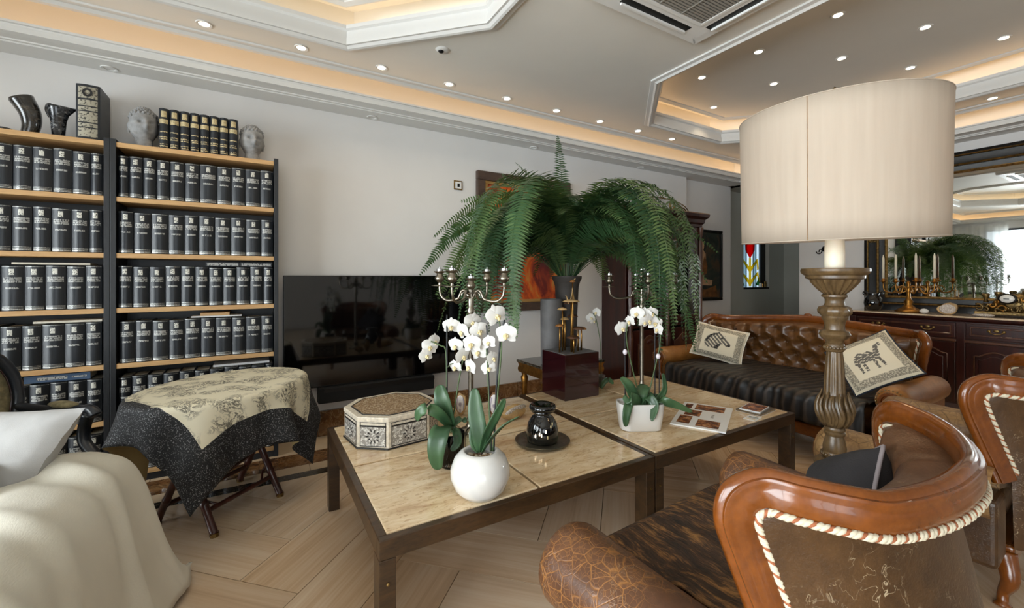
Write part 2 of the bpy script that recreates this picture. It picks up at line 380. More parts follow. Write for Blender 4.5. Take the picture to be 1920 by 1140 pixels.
# cloths
def fabric(name, col, col2, sc=3, rough=.85, weave=320, wk=.25):
    m = NB(name); c = m.co(); f = m.noise(c, sc, 3); m.p(col=m.ramp(f, [(.35, col), (.65, col2)]), rough=rough, sheen=.15, nrm=m.bump(m.noise(m.co((1, .25, 1)), weave, 2), wk, .002)); return m
fabric('cream_throw', S(218, 213, 198), S(228, 223, 209))
fabric('white_linen', S(158, 156, 154), S(174, 172, 170), 5)
fabric('tapestry', S(112, 102, 72), S(150, 138, 102), 40)
fabric('sofa_slip', S(214, 206, 182), S(226, 218, 196))
m = NB('lampshade'); c = m.co((14, 14, 1)); f = m.noise(c, 3, 3); col = m.ramp(f, [(.3, S(192, 177, 160)), (.7, S(200, 186, 169))]); tl = m.n('BsdfTranslucent', {'Color': S(216, 190, 160)})
m.p(col=col, rough=.8); ms = m.n('MixShader', {0: .22, 1: m.b.outputs[0], 2: tl.outputs[0]}); m.t.links.new(ms.outputs[0], m.out.inputs[0])
# table throw: cream printed centre, black sparkle border (plan position decides, woven into the cloth)
m = NB('throw_black'); f = m.noise(m.co(), 190, 2, .5); v = m.ramp(f, [(.57, W0), (.66, W1)]); m.p(col=m.mix(m.mth('MULTIPLY', v, .75), S(17, 17, 20), S(150, 150, 152)), rough=.7)
m = NB('throw_cream'); c = m.co(kind='UV'); a = m.noise(c, 11, 5, .72, 1.5); ln = m.ramp(a, [(.44, W0), (.475, W1), (.515, W1), (.55, W0)])
pa = m.ramp(m.noise(c, 4.2, 2, .5), [(.44, W0), (.54, W1)]); m.p(col=m.mix(m.mth('MULTIPLY', m.mth('MULTIPLY', ln, pa), .85), S(230, 222, 196), S(50, 46, 40)), rough=.5)
plain('throw_reverse', S(206, 190, 140), .4)
# cushion prints
def print_cushion(name, sx, sy, kind):
    m = NB(name); uv = m.co(kind='UV'); x, y, _ = m.sep(uv)
    ax = m.mth('ABSOLUTE', m.mth('SUBTRACT', x, .5)); ay = m.mth('ABSOLUTE', m.mth('SUBTRACT', y, .5)); bd = m.mth('MAXIMUM', ax, ay)
    bmask = m.ramp(bd, [(.33, W0), (.335, W1), (.455, W1), (.46, W0)]); mot = m.vor(uv, 56, 'F1'); mm = m.mth('MULTIPLY', bmask, m.ramp(mot, [(.42, W1), (.75, (.35, .35, .35, 1))]))
    col = m.mix(m.mth('MULTIPLY', mm, .75), S(222, 210, 184), S(70, 64, 56))
    ex = m.mth('DIVIDE', m.mth('SUBTRACT', x, .5), .2); ey = m.mth('DIVIDE', m.mth('SUBTRACT', y, .52), .2)
    r = m.mth('SQRT', m.mth('ADD', m.mth('MULTIPLY', ex, ex), m.mth('MULTIPLY', ey, ey)))
    r2 = m.mth('ADD', r, m.mth('MULTIPLY', m.mth('SUBTRACT', m.noise(uv, 7, 3), .5), 1.1))
    body = m.ramp(r2, [(.85, W1), (1.0, W0)])
    tex = m.wave(uv, 9 if kind == 'zebra' else 5, 5, 3, 2.0, 'DIAGONAL'); tt = m.ramp(tex, [(.4, W0), (.6, W1)])
    m.p(col=col, rough=.85, nrm=m.bump(m.noise(uv, 300, 2), .2, .002))
plain('print_dark', S(44, 42, 42), .85); plain('print_grey', S(104, 98, 90), .85)
print_cushion('cushion_head', .2, .2, 'zebra'); print_cushion('cushion_animal', .2, .2, 'camel')
# paintings
m = NB('canvas_red'); c = m.co(kind='Object'); f = m.noise(c, 2.2, 5, .6, 1.2); m.p(col=m.ramp(f, [(.30, S(28, 16, 12)), (.42, S(112, 22, 12)), (.52, S(206, 86, 16)), (.6, S(196, 140, 60)), (.72, S(40, 26, 20))]), rough=.4)
m = NB('canvas_dark'); c = m.co(); f = m.noise(c, 5, 5, .6, .8); m.p(col=m.ramp(f, [(.3, S(24, 28, 26)), (.5, S(46, 54, 48)), (.62, S(86, 66, 46)), (.75, S(50, 46, 38))]), rough=.4)
plain('canvas_skin', S(186, 150, 116), .5, nz=14, amp=.15)
plain('canvas_hair', S(38, 26, 20), .5)
plain('canvas_ochre', S(120, 78, 40), .5, nz=12, amp=.3)
plain('gold_fillet', S(190, 150, 90), .35, .7)
plain('frame_black', S(22, 20, 18), .35, nz=40, amp=.3)
# stained glass
for nm, c_, st in (('glass_red', (.75, .02, .02, 1), 1.0), ('glass_yellow', (.85, .62, .08, 1), 1.0), ('glass_green', (.12, .32, .14, 1), .8), ('glass_white', (.78, .86, .88, 1), 1.0), ('glass_grey', (.42, .52, .55, 1), .9)):
    m = NB(nm); tl = m.n('BsdfTranslucent', {'Color': c_}); tr = m.n('BsdfTransparent', {'Color': c_}); ms = m.n('MixShader', {0: .5, 1: tl.outputs[0], 2: tr.outputs[0]}); m.t.links.new(ms.outputs[0], m.out.inputs[0])
plain('lead', S(40, 40, 40), .5, .5)
# magazine print
for nm, seed in (('photo_print', 0.0), ('photo_print_b', 4.0)):
    m = NB(nm); c = m.co(loc=(seed, seed, 0)); f = m.noise(c, 24, 5, .7); m.p(col=m.ramp(f, [(.3, S(40, 26, 20)), (.48, S(120, 70, 44)), (.6, S(190, 130, 80)), (.75, S(226, 200, 160))]), rough=.25)
m = NB('agate'); c = m.co(); w = m.wave(c, 10, 3, 2, 2, 'Z', kind='RINGS'); m.p(col=m.ramp(w, [(.2, S(206, 198, 206)), (.6, S(150, 140, 158)), (.9, S(232, 226, 224))]), rough=.15)
m = NB('geode'); c = m.co(); v = m.vor(c, 120, 'F1'); m.p(col=m.ramp(v, [(.1, S(240, 236, 230)), (.6, S(190, 176, 164))]), rough=.2, nrm=m.bump(v, .8, .006))
plain('shell_tan', S(200, 164, 112), .6, nz=12, amp=.2)
plain('brown_tag', S(120, 84, 50), .6)
plain('mush_brown', S(150, 100, 52), .4, nz=20, amp=.25)
plain('mush_dark', S(92, 60, 40), .45, nz=20, amp=.3)
plain('ornament', S(132, 108, 66), .35, .8, nz=40, amp=.35, bs=50, bk=.6)
plain('plate_metal', S(140, 136, 122), .32, .8, nz=30, amp=.15)
plain('clock_face', S(226, 224, 218), .3)
# ------------------------------------------------------------ room shell
X0, X1, Y0, Y1 = -3.4, 6.15, -4.5, 3.82
def slab(name, *b, mat='wall_paint'): return struct(B().box(*b).build(name, mat))
def sbox(name, boxes, mat='wall_paint'):
    q = B()
    for b in boxes: q.box(*b)
    return struct(q.build(name, mat))
sbox('wall_back', [(-3.6, 5.05, 3.82, 4.3, 0, 3.0), (5.05, 6.22, 3.92, 4.3, 0, 2.68), (5.05, 6.3, 3.82, 4.3, 2.68, 3.0)])
sbox('wall_hall', [(6.22, 6.86, 4.1, 4.3, 0, 3), (7.62, 8.3, 4.1, 4.3, 0, 3), (6.86, 7.62, 4.1, 4.3, 0, 1.1), (6.86, 7.62, 4.1, 4.3, 2.3, 3),
                   (8.1, 8.3, 2.3, 4.1, 0, 3), (6.3, 8.3, 2.15, 2.3, 0, 3)], 'hall_paint')
sbox('wall_right', [(6.15, 6.3, -4.7, 2.92, 0, 3.0), (6.15, 6.3, 2.92, 4.3, 2.68, 3.0)])
sbox('wall_left', [(-3.6, -3.4, -4.7, -3.3, 0, 3), (-3.6, -3.4, 3.2, 3.82, 0, 3), (-3.6, -3.4, -3.3, 3.2, 2.5, 3), (-3.6, -3.4, -3.3, 3.2, 0, .06)])
sbox('wall_front', [(-3.6, -3.0, -4.7, -4.5, 0, 3), (.2, 6.3, -4.7, -4.5, 0, 3), (-3.0, .2, -4.7, -4.5, 2.5, 3), (-3.0, .2, -4.7, -4.5, 0, .06)])
def glazing(name, axis, c, a0, a1, z0, z1, n):
    o = bpy.data.objects.new(name, None); COL.objects.link(o); struct(o)
    def bx(q, a, b, za, zb, t):
        if axis == 'x': q.box(c - t, c + t, a, b, za, zb)
        else: q.box(a, b, c - t, c + t, za, zb)
    w = (a1 - a0) / n
    for i in range(n):
        q = B(); l, r = a0 + i * w, a0 + (i + 1) * w
        bx(q, l, l + .05, z0, z1, .03); bx(q, r - .05, r, z0, z1, .03); bx(q, l, r, z0, z0 + .06, .03); bx(q, l, r, z1 - .06, z1, .03)
        q.build('window_frame', 'dark_metal', o)
        q = B(); bx(q, l + .05, r - .05, z0 + .06, z1 - .06, .003); q.build('pane', 'clear_glass', o)
glazing('window_2', 'x', -3.5, -3.3, 3.2, .06, 2.5, 4)
glazing('fill_window', 'y', -4.6, -3.0, .2, .06, 2.5, 3)  # unseen rear glazing, added to go with the fill light
# ceiling with its two recessed trays
def fill(name, outer, holes, z, mat, parent=None):
    bm = bmesh.new(); es = []
    for loop in [outer] + holes:
        vs_ = [bm.verts.new((x, y, z)) for x, y in loop]
        es += [bm.edges.new((vs_[i], vs_[(i + 1) % len(vs_)])) for i in range(len(vs_))]
    bmesh.ops.triangle_fill(bm, use_beauty=True, use_dissolve=False, edges=es)
    me = bpy.data.meshes.new(name); bm.to_mesh(me); bm.free(); me.materials.append(MAT[mat])
    o = bpy.data.objects.new(name, me); COL.objects.link(o); o.parent = parent; return struct(o) if not parent else o
def octagon(x0, x1, y0, y1, c): return [(x0 + c, y0), (x1 - c, y0), (x1, y0 + c), (x1, y1 - c), (x1 - c, y1), (x0 + c, y1), (x0, y1 - c), (x0, y0 + c)]
OCT1 = octagon(-2.0, 1.283, 0.05, 3.145, .745)
OCT2 = octagon(2.764, 5.41, -2.4, 3.11, .72)
E_ = .34
fill('ceiling', [(X0 + E_, Y0 + E_), (X1 - E_, Y0 + E_), (X1 - E_, Y1 - E_), (X0 + E_, Y1 - E_)], [OCT1, OCT2], 2.9, 'ceiling_paint')
ROOM = [(X0, Y0), (X1, Y0), (X1, Y1), (X0, Y1)]
q = B().mould(ROOM, [(.34, 2.9), (.34, 3.02), (0.003, 3.02), (0.003, 2.69)]); struct(q.build('ceiling_cove', 'cove_paint'))
q = B().mould(ROOM, [(0, 2.672), (.184, 2.672), (.184, 2.681), (.197, 2.684), (.20, 2.692), (.226, 2.698), (.252, 2.713), (.268, 2.728), (.285, 2.733), (.287, 2.742), (.302, 2.744), (.302, 2.757), (.284, 2.757), (.284, 2.70), (0, 2.70)])
struct(q.build('trim_1', 'trim_white', smooth=25))
q = B().mould(ROOM, [(.328, 2.91), (.33, 2.872), (.345, 2.866), (.365, 2.87), (.385, 2.885), (.41, 2.89), (.415, 2.9)]); struct(q.build('trim_2', 'trim_white', smooth=25))
for k, oc in ((3, OCT1), (4, OCT2)):
    q = B().mould(oc, [(-o, z) for o, z in ((.03, 2.9), (.03, 2.888), (.0, 2.884), (-.015, 2.872), (-.03, 2.876), (-.045, 2.89), (-.06, 2.89), (-.06, 2.93), (-.052, 2.95), (-.052, 2.985), (-.068, 2.995), (-.068, 3.02), (-.045, 3.02), (-.045, 2.98), (.15, 2.98))])
    struct(q.build('trim_%d' % k, 'trim_white', smooth=25))
    q = B().mould(oc, [(-.15, 2.98), (-.15, 3.25), (.075, 3.25), (.075, 3.15)]); struct(q.build('ceiling_cove', 'cove_paint'))
    q = B().mould(oc, [(.07, 3.16), (.07, 3.135), (.085, 3.13), (.1, 3.138), (.115, 3.142), (.12, 3.15)]); struct(q.build('trim_%d' % (k + 2), 'trim_white', smooth=25))
    rows_ = B().mould(oc, [(.075, 3.15), (.08, 3.15)]).v; fill('ceiling_tray', [rows_[2 * i][:2] for i in range(8)], [], 3.15, 'ceiling_paint')
# warm light strips lying in the coves
for nm, path, prof, lab, mt in (('light_strip', ROOM, [(.05, 2.706), (.05, 2.712), (.08, 2.712), (.08, 2.706)], 'warm light strip hidden in the cove round the room walls', 'led_warm'),
                            ('light_strip', OCT1, [(-.09, 2.984), (-.09, 2.99), (-.12, 2.99), (-.12, 2.984)], 'warm light strip hidden in the large ceiling tray over the bookcase side', 'led_soft'),
                            ('light_strip', OCT2, [(-.09, 2.984), (-.09, 2.99), (-.12, 2.99), (-.12, 2.984)], 'warm light strip hidden in the ceiling tray over the sofa', 'led_warm')):
    tag(B().mould(path, prof).build(nm, mt), lab, 'light strip', 'cove light strips')
sbox('ceiling_hall', [(6.15, 8.3, 2.15, 4.3, 2.68, 2.75)], 'hall_paint')
sbox('roof_slab', [(-3.7, 8.4, -4.8, 4.4, 3.30, 3.4)], 'hall_paint')
# marble baseboard on the wall behind the television
q = B()
for i in range(10):
    a = -3.38 + i * .95; b = min(a + .947, 5.05); q = B().box(a, b, 3.795, 3.822, 0, .205)
    if i == 0: bb = struct(bpy.data.objects.new('baseboard_back', None)); COL.objects.link(bb)
    if a < b: q.build('marble_panel', 'brown_marble', bb, bevel=.003)
# floor: herringbone planks laid at 45 degrees, marble border along the television wall
floor = struct(B().box(-3.6, 8.3, -4.7, 4.3, -.1, -.009).build('floor', 'grout'))
def clip(poly, a, b, c):                                # keep a*x + b*y <= c
    out = []
    for i in range(len(poly)):
        p, r = poly[i], poly[(i + 1) % len(poly)]; dp = a * p[0] + b * p[1] - c; dr = a * r[0] + b * r[1] - c
        if dp <= 0: out.append(p)
        if dp * dr < 0: t = dp / (dp - dr); out.append((p[0] + (r[0] - p[0]) * t, p[1] + (r[1] - p[1]) * t))
    return out
PW, PL = .296, 3
def plank_poly(kind, a, b, g=.0018):
    x, y, w, h = (a, b, PL, 1) if kind == 'H' else (a, b, 1, PL)
    return [(x * PW + g, y * PW + g), ((x + w) * PW - g, y * PW + g), ((x + w) * PW - g, (y + h) * PW - g), (x * PW + g, (y + h) * PW - g)]
ORG = Vector((.137, 2.376)); r2 = math.sqrt(.5)
def to_w(p): return (ORG.x + (p[0] - p[1]) * r2, ORG.y + (p[0] + p[1]) * r2)
q = B().prism([(0, 0), (PL * PW - .0036, 0), (PL * PW - .0036, PW - .0036), (0, PW - .0036)], -.009, 0)
PLANK = q.mesh('plank', 'plank')
n_pl = 0
for m_ in range(-6, 7):
    for k in range(-30, 31):
        for kind, a, b in (('H', k + m_ * PL, k - m_ * PL), ('V', k + m_ * PL, k - m_ * PL + 1)):
            pl = plank_poly(kind, a, b); wp = [to_w(p) for p in pl]
            cx = sum(p[0] for p in wp) / 4; cy = sum(p[1] for p in wp) / 4
            if cx < -2.2 or cx > 7.2 or cy < -.6 or cy > 3.6: continue
            whole = all(p[1] <= 3.079 for p in wp)
            if whole:
                base = to_w(pl[0]) if kind == 'H' else to_w(pl[1])
                inst('plank', PLANK, floor, (base[0], base[1], 0), (0, 0, PI / 4 if kind == 'H' else 3 * PI / 4)); n_pl += 1
            else:
                c = clip(wp, 0, 1, 3.079)
                if len(c) > 2:
                    ctr = (sum(p[0] for p in c) / len(c), sum(p[1] for p in c) / len(c)); ang = -(PI / 4 if kind == 'H' else 3 * PI / 4)
                    lp = [((p[0] - ctr[0]) * math.cos(ang) - (p[1] - ctr[1]) * math.sin(ang), (p[0] - ctr[0]) * math.sin(ang) + (p[1] - ctr[1]) * math.cos(ang)) for p in c]
                    o = B().prism(lp, -.009, 0).build('plank', 'plank', floor); o.location = (ctr[0], ctr[1], 0); o.rotation_euler = (0, 0, -ang); n_pl += 1
for y0, y1, mt, ln in ((3.082, 3.163, 'dark_marble', 1.2), (3.166, 3.279, 'floor_light', .9), (3.282, 3.507, 'brown_marble', 1.2), (3.51, 3.794, 'floor_light', .9)):
    x = -2.4
    while x < 8.0:
        B().box(x, x + ln - .003, y0, y1, -.009, 0).build('border_tile', mt, floor); x += ln
B().box(-3.4, -2.403, 3.082, 3.79, -.009, 0).build('border_tile', 'floor_light', floor)
# the rest of the floor, out of the picture
B().box(-3.4, -2.5, -4.5, 3.08, -.009, -.003).build('floor_rest', 'floor_light', floor)
B().box(-2.5, 6.15, -4.5, -.95, -.009, -.003).build('floor_rest', 'floor_light', floor)
# stained glass window in the hall
w1 = struct(bpy.data.objects.new('window_1', None)); COL.objects.link(w1); w1.location = (7.24, 4.16, 1.1)
B().box(-.38, .38, -.06, .1, 0, .03).build('window_sill', 'black_slot', w1)
q = B(); q.box(-.38, -.345, .01, .05, .03, 1.2); q.box(.24, .38, .0, .05, .03, 1.2); q.box(-.345, .24, .01, .05, 1.16, 1.2); q.build('window_frame', 'dark_metal', w1)
# panes: five upright strips behind a red tulip with yellow leaves
def pane(poly, mt, y=.03): B().prism(poly, y - .004, y + .004, 'y').build('pane', mt, w1)
xs = [-.345, -.25, -.15, .05, .14, .24]
for i in range(5): pane([(xs[i] + .004, .03), (xs[i + 1] - .004, .03), (xs[i + 1] - .004, 1.16), (xs[i] + .004, 1.16)], ('glass_white', 'glass_grey', 'glass_white', 'glass_grey', 'glass_white')[i], .034)
cxg = -.05
pane([(cxg - .15, .92), (cxg - .13, .66), (cxg, .52), (cxg + .13, .66), (cxg + .15, .92), (cxg + .06, .82), (cxg, .96), (cxg - .06, .82)], 'glass_red', .024)
pane([(cxg - .025, .53), (cxg + .025, .53), (cxg + .03, .05), (cxg - .03, .05)], 'glass_yellow', .024)
for s_ in (-1, 1):
    for zz, ww in ((.30, .2), (.08, .22)):
        f = lambda u, v: (cxg + s_ * u, v)
        pl = [f(.03, zz), f(ww, zz + .16), f(ww + .02, zz + .02), f(ww + .06, zz + .05), f(ww + .02, zz + .22), f(.03, zz + .08)]
        pane(pl if s_ > 0 else pl[::-1], 'glass_yellow', .024)
    pl = [(cxg + s_ * .17, .06), (cxg + s_ * .27, .06), (cxg + s_ * .25, .2)]
    pane(pl if s_ > 0 else pl[::-1], 'glass_green', .02)
q = B()
for x in xs: q.box(x - .004, x + .004, .024, .044, .03, 1.16)
q.build('lead_bar', 'lead', w1)
for i, (x, c_, h) in enumerate(((.17, 'white_card', .07), (.235, 'brass', .06), (.31, 'old_brass', .1))):
    tag(inst('sill_jar', B().lathe([(.022, 0), (.026, h * .6), (.02, h * .8), (.022, h)], 12).mesh('sill_jar', c_, 40), None, (7.24 + x, 4.13, 1.13)),
        ('small white jar on the dark sill of the stained glass window', 'small brass jar beside the white jar on the stained glass sill', 'taller brass jar at the right end of the stained glass sill')[i], 'jar', 'jars on the window sill')
# recessed ceiling spots
sp_ring = B().lathe([(.028, 0), (.03, -.004), (.043, -.006), (.045, 0)], 20, cap=False).mesh('ring', 'trim_white', 40)
sp_lamp = B().lathe([(.0001, .0), (.028, .0)], 16, cap=False).mesh('lamp', 'spot_glow')
sp_off = B().lathe([(.0001, .012), (.02, .012), (.034, 0)], 16, cap=False).mesh('lamp', 'brown_tag')
def spot(x, y, z, label, group, on=True):
    t = thing('ceiling_spot', label, 'spotlight', (x, y, z), 0, group); inst('ring', sp_ring, t); inst('lamp', sp_lamp if on else sp_off, t, (0, 0, -.003))
    if on:
        l = bpy.data.lights.new('spot_beam', 'SPOT'); l.energy = 7; l.color = (1, .8, .55); l.spot_size = 1.9; l.spot_blend = 1; l.shadow_soft_size = .03
        lo_ = bpy.data.objects.new('spot_beam', l); COL.objects.link(lo_); lo_.parent = t; lo_.location = (0, 0, -.012)
    return t
WHERE = ['above the left bookcase', 'above the television', 'above the television, right of the first', 'above the painting', 'above the fern', 'right of the fern top', 'above the display cabinet', 'above the woman painting', 'nearest the lampshade']
for i in range(9):
    spot(-.299 + i * .551, 3.305, 2.9, 'lit recessed spot, %s in the row along the television wall' % (ORD[i] + ' from left'), 'spots along the television wall')
SC = 1.85 / 1.8
tr = [(3.428, 2.432), (3.427, 1.926), (3.415, 1.378), (4.136, 2.796), (4.117, 2.172), (4.115, 1.634), (4.124, 1.125), (4.811, 1.408), (4.815, .875), (4.811, 1.95)]
for i, (x, y) in enumerate(tr):
    c = (0, 0, 0, 1, 1, 1, 1, 2, 2, 2)[i]; o = sorted([k for k in range(10) if (0, 0, 0, 1, 1, 1, 1, 2, 2, 2)[k] == c], key=lambda k: -tr[k][1]).index(i)
    spot(x * SC, y * SC, 3.15, 'lit spot in the sofa tray, %s row from left, %s from far end' % (ORD[c], ORD[o]), 'spots in the tray over the sofa')
spot(5.633, 1.09, 2.9, 'lit recessed spot between the sofa tray and the mirror wall cove', 'spots on the main ceiling')
for i, (x, y) in enumerate(((-.846, 3.757), (.834, 3.757), (2.497, 3.765), (4.1, 3.765))):
    spot(x, y, 2.672, 'small unlit swivel spot under the wall soffit above %s' % ('the bookcase', 'the television', 'the fern', 'the display cabinet')[i], 'soffit spots', False)
t = thing('ceiling_sensor', 'round grey ceiling sensor below the octagonal tray corner', 'sensor', (1.11, 2.83, 2.9))
B().lathe([(.001, -.012), (.03, -.012), (.045, -.006), (.05, 0)], 20).build('base', 'trim_white', t, 40); B().ell((-.012, 0, -.014), .02, .02, .012).build('eye', 'dark_metal', t, True)
# ceiling cassette air conditioner
t = thing('air_conditioner', 'white square ceiling cassette air conditioner with grey grille', 'air conditioner', (2.061, 1.381, 2.9))
q = B(); R_ = .475; q.mould(octagon(-R_, R_, -R_, R_, .02), [(-.0, 0), (-.0, -.02), (.012, -.032), (.10, -.034)]); q.box(-.32, .32, -.32, .32, -.03, -.001)
q.mould([(-.40, -.40), (.40, -.40), (.40, .40), (-.40, .40)], [(0, -.034), (.02, -.034), (.085, -.034), (.09, -.038), (.112, -.038), (.112, -.02)]); q.build('panel', 'white_plastic', t)
for a in range(4):
    q = B().box(-.30, .27, .345, .392, -.036, -.0335); q.box(-.29, .26, .386, .398, -.05, -.037, 1); q.xf(Matrix.Rotation(a * PI / 2, 4, 'Z')); q.build('air_slot', ['black_slot', 'white_plastic'], t)
q = B().box(-.288, .288, -.288, .288, -.031, -.0302, 1)
for i in range(30): y = -.283 + i * .0191; q.box(-.285, .285, y, y + .011, -.036, -.031)
for x in (-.095, .095): q.box(x - .004, x + .004, -.285, .285, -.038, -.031)
q.build('grille', ['grille_grey', 'led_dark'], t)
# curtains by the glazed left wall
def curtain(y0, y1, label):
    n = 60
    def fn(u, v):
        y = y0 + (y1 - y0) * u; a = u * (y1 - y0) * 2 * PI * 7
        return (-3.28 + .035 * math.sin(a) * (.5 + .5 * (1 - v)), y, 2.6 * v + .01 * math.sin(a * .5))
    tag(B().grid(fn, n, 4).build('curtain', 'sheer', None, True, fix=False), label, 'curtain', 'sheer curtains')
curtain(2.75, 3.74, 'pale sheer curtain at the bookcase end of the window seen in the mirror')
curtain(.9, 1.5, 'gathered pale sheer curtain in the middle of the window seen in the mirror')
curtain(-3.4, -2.5, 'pale sheer curtain at the far end of the left window')
# ------------------------------------------------------------ bookcases
BY, BD = 3.54, .275
SH = [2.143, 1.803, 1.451, 1.107, .759, .412, .075]     # shelf tops
def px_x(px, y):                                        # plan x of an image column on the plane Y = y
    u = (px - 960) / 800; a = math.radians(30.65); return y * (math.sin(a) + math.cos(a) * u) / (math.cos(a) - math.sin(a) * u)
def bookcase(x0, x1, label):
    t = thing('bookcase', label, 'bookcase', ((x0 + x1) / 2, BY, 0)); h = (x1 - x0) / 2
    for s_ in (-1, 1):
        B().box(min(s_ * h, s_ * (h - .028)), max(s_ * h, s_ * (h - .028)), 0, BD, 0, 2.162).build('side_panel', 'black_lacquer', t, bevel=.002)
    for z in SH: B().box(-h + .0285, h - .0285, .004, BD - .01, z - .03, z).build('shelf', 'oak_shelf', t, bevel=.002)
    B().box(-h + .0285, h - .0285, .01, .022, .0, .044).build('plinth', 'black_lacquer', t)
    B().box(-h + .0285, h - .0285, BD - .008, BD, .02, 2.11).build('back_panel', 'black_lacquer', t)
bookcase(-.7945, .12, 'right-hand tall black bookcase with light oak shelf edges beside the television')
bookcase(-1.71, -.7955, 'left-hand tall black bookcase with oak shelves, partly cut by the picture edge')
MESH_BOOK = {}
def book_mesh(w, h, d):
    key = (round(w * 500), round(h * 200), round(d * 100))
    if key in MESH_BOOK: return MESH_BOOK[key]
    n = 8; hw = w / 2; arc = [(-hw + w * i / n, -.0 - .017 * math.sin(PI * i / n)) for i in range(n + 1)]
    q = B(); pts = arc + [(hw, d), (hw - .003, d), (hw - .003, .006)] + [(-hw + .003, .006), (-hw + .003, d), (-hw, d)]
    q.prism(pts, 0, h)
    cov = q.mesh('cover', 'book_black', 30)
    pg = B().box(-hw + .0035, hw - .0035, .004, d - .006, .006, h - .006).mesh('page_block', 'paper')
    def strip(za, zb, a=.12, b=.88, off=.0012):
        m = B(); k = 5
        def fn(u, v): uu = a + (b - a) * u; return (-hw + w * uu, -.017 * math.sin(PI * uu) - off, za + (zb - za) * v)
        return m.grid(fn, k, 1)
    em = strip(h * .80, h * .93, .5 - .011 / w, .5 + .011 / w).mesh('emblem', 'emblem', fix=False)
    ti = B()
    for za in (.63, .672, .714): 
        s1 = strip(h * za, h * (za + .034), .1, .9); ti._add(s1.v, s1.f)
    ti = ti.mesh('title_lettering', 'spine_marks', fix=False)
    vo = strip(h * .485, h * .525, .2, .8).mesh('volume_lettering', 'spine_marks', fix=False)
    bd = B()
    for za, zb in ((.022, .046), (.06, .07), (.088, .097)):
        s1 = strip(h * za, h * zb, .03, .97); bd._add(s1.v, s1.f)
    s1 = strip(h * .975, h * .982, .03, .97); bd._add(s1.v, s1.f)
    bd = bd.mesh('spine_bands', 'silver_foil', fix=False)
    MESH_BOOK[key] = [cov, pg, em, ti, vo, bd]; return MESH_BOOK[key]
def volume(x, z, w, h, d, label, group, y=3.566, rz=0.0, tilt=0.0, gold=False):
    t = thing('encyclopedia_volume', label, 'book', (x, y, z), rz, group)
    for nm, me in zip(('cover', 'page_block', 'emblem', 'title_lettering', 'volume_lettering', 'spine_bands'), book_mesh(w, h, d)):
        o = inst(nm, me, t)
        if nm in ('title_lettering', 'spine_bands'): o['kind'] = 'stuff'
    return t
ROWS_R = [[217.5, 242, 268, 293, 318.6, 346.7, 374.7, 407, 434, 460, 488, 514], [219, 251, 283.5, 316, 345.6, 372.6, 402.8, 433, 461, 489.5, 514],
          [220, 249, 280, 310, 339, 365.5, 391.7, 418, 443, 468.8, 493.6, 513], [223, 254, 285.8, 317, 346, 376.6, 404, 435, 460.7, 489.5, 513.8],
          [218, 247, 276, 306, 336, 365, 393, 420, 447, 472, 497, 514], [218, 244, 272, 302, 332, 361, 390, 418, 446, 472, 497, 514]]
ROWS_L = [[-52, -15, 24, 61, 99, 136, 170, 193], [-90, -52, -15, 22, 61, 97, 134, 167, 193], [-82, -40, 2, 46, 85, 125, 160, 192.5], [-82, -40, 0, 40.5, 79, 121.6, 160, 192],
          [-60, -20, 17, 55, 94, 127, 162, 192], [-60, -20, 17, 55, 94, 127, 162, 192]]
SHELF_N = ['top row', 'second row', 'third row', 'fourth row', 'fifth row', 'bottom row']
for side, rows in (('right', ROWS_R), ('left', ROWS_L)):
    for r, ed in enumerate(rows):
        n = len(ed) - 1
        for i in range(n):
            a, b = px_x(ed[i], 3.566), px_x(ed[i + 1], 3.566)
            if side == 'right': a, b = max(a, -.762), min(b, .088)
            else: b = min(b, -.828)
            if a < -1.675: continue
            h = .262 + random.uniform(-.004, .004)
            if side == 'right': lab = 'black encyclopedia volume in right bookcase, %s, %s from the left' % (SHELF_N[r], ORD[i])
            else: lab = 'black encyclopedia volume in left bookcase, %s, %s from the centre post' % (SHELF_N[r], ORD[n - 1 - i])
            volume((a + b) / 2, SH[r + 1] + .0005, b - a - .0025, h, .175, lab, 'encyclopedia volumes', rz=random.uniform(-.012, .012))
# shorter set on the top board
for i in range(8):
    x = -.565 + (i + .5) * .0545
    t = thing('bound_volume', 'black volume with gold labels on the bookcase top, %s from the left of eight' % ORD[i], 'book', (x, 3.575, SH[0] + .0005), 0, 'gold labelled volumes on the bookcase')
    w, h = .052, .262
    for nm, me in zip(('cover', 'page_block'), book_mesh(w, h, .17)[:2]): inst(nm, me, t)
    if i == 0:
        def st(za, zb, a, b): return B().grid(lambda u, v: (-w / 2 + w * (a + (b - a) * u), -.017 * math.sin(PI * (a + (b - a) * u)) - .0013, h * (za + (zb - za) * v)), 5, 1)
        g1 = st(.78, .93, .25, .8).mesh('emblem', 'gold_foil', fix=False); g2 = st(.62, .73, .06, .94).mesh('title_band', 'gold_foil', fix=False)
        k = B()
        for a_, b_ in ((.40, .43), (.27, .30), (.22, .25), (.1, .12), (.04, .075)):
            s1 = st(a_, b_, .1, .9); k._add(s1.v, s1.f)
        g3 = k.mesh('lettering', 'gold_marks', fix=False)
    inst('emblem', g1, t); inst('title_band', g2, t); inst('lettering', g3, t)['kind'] = 'stuff'
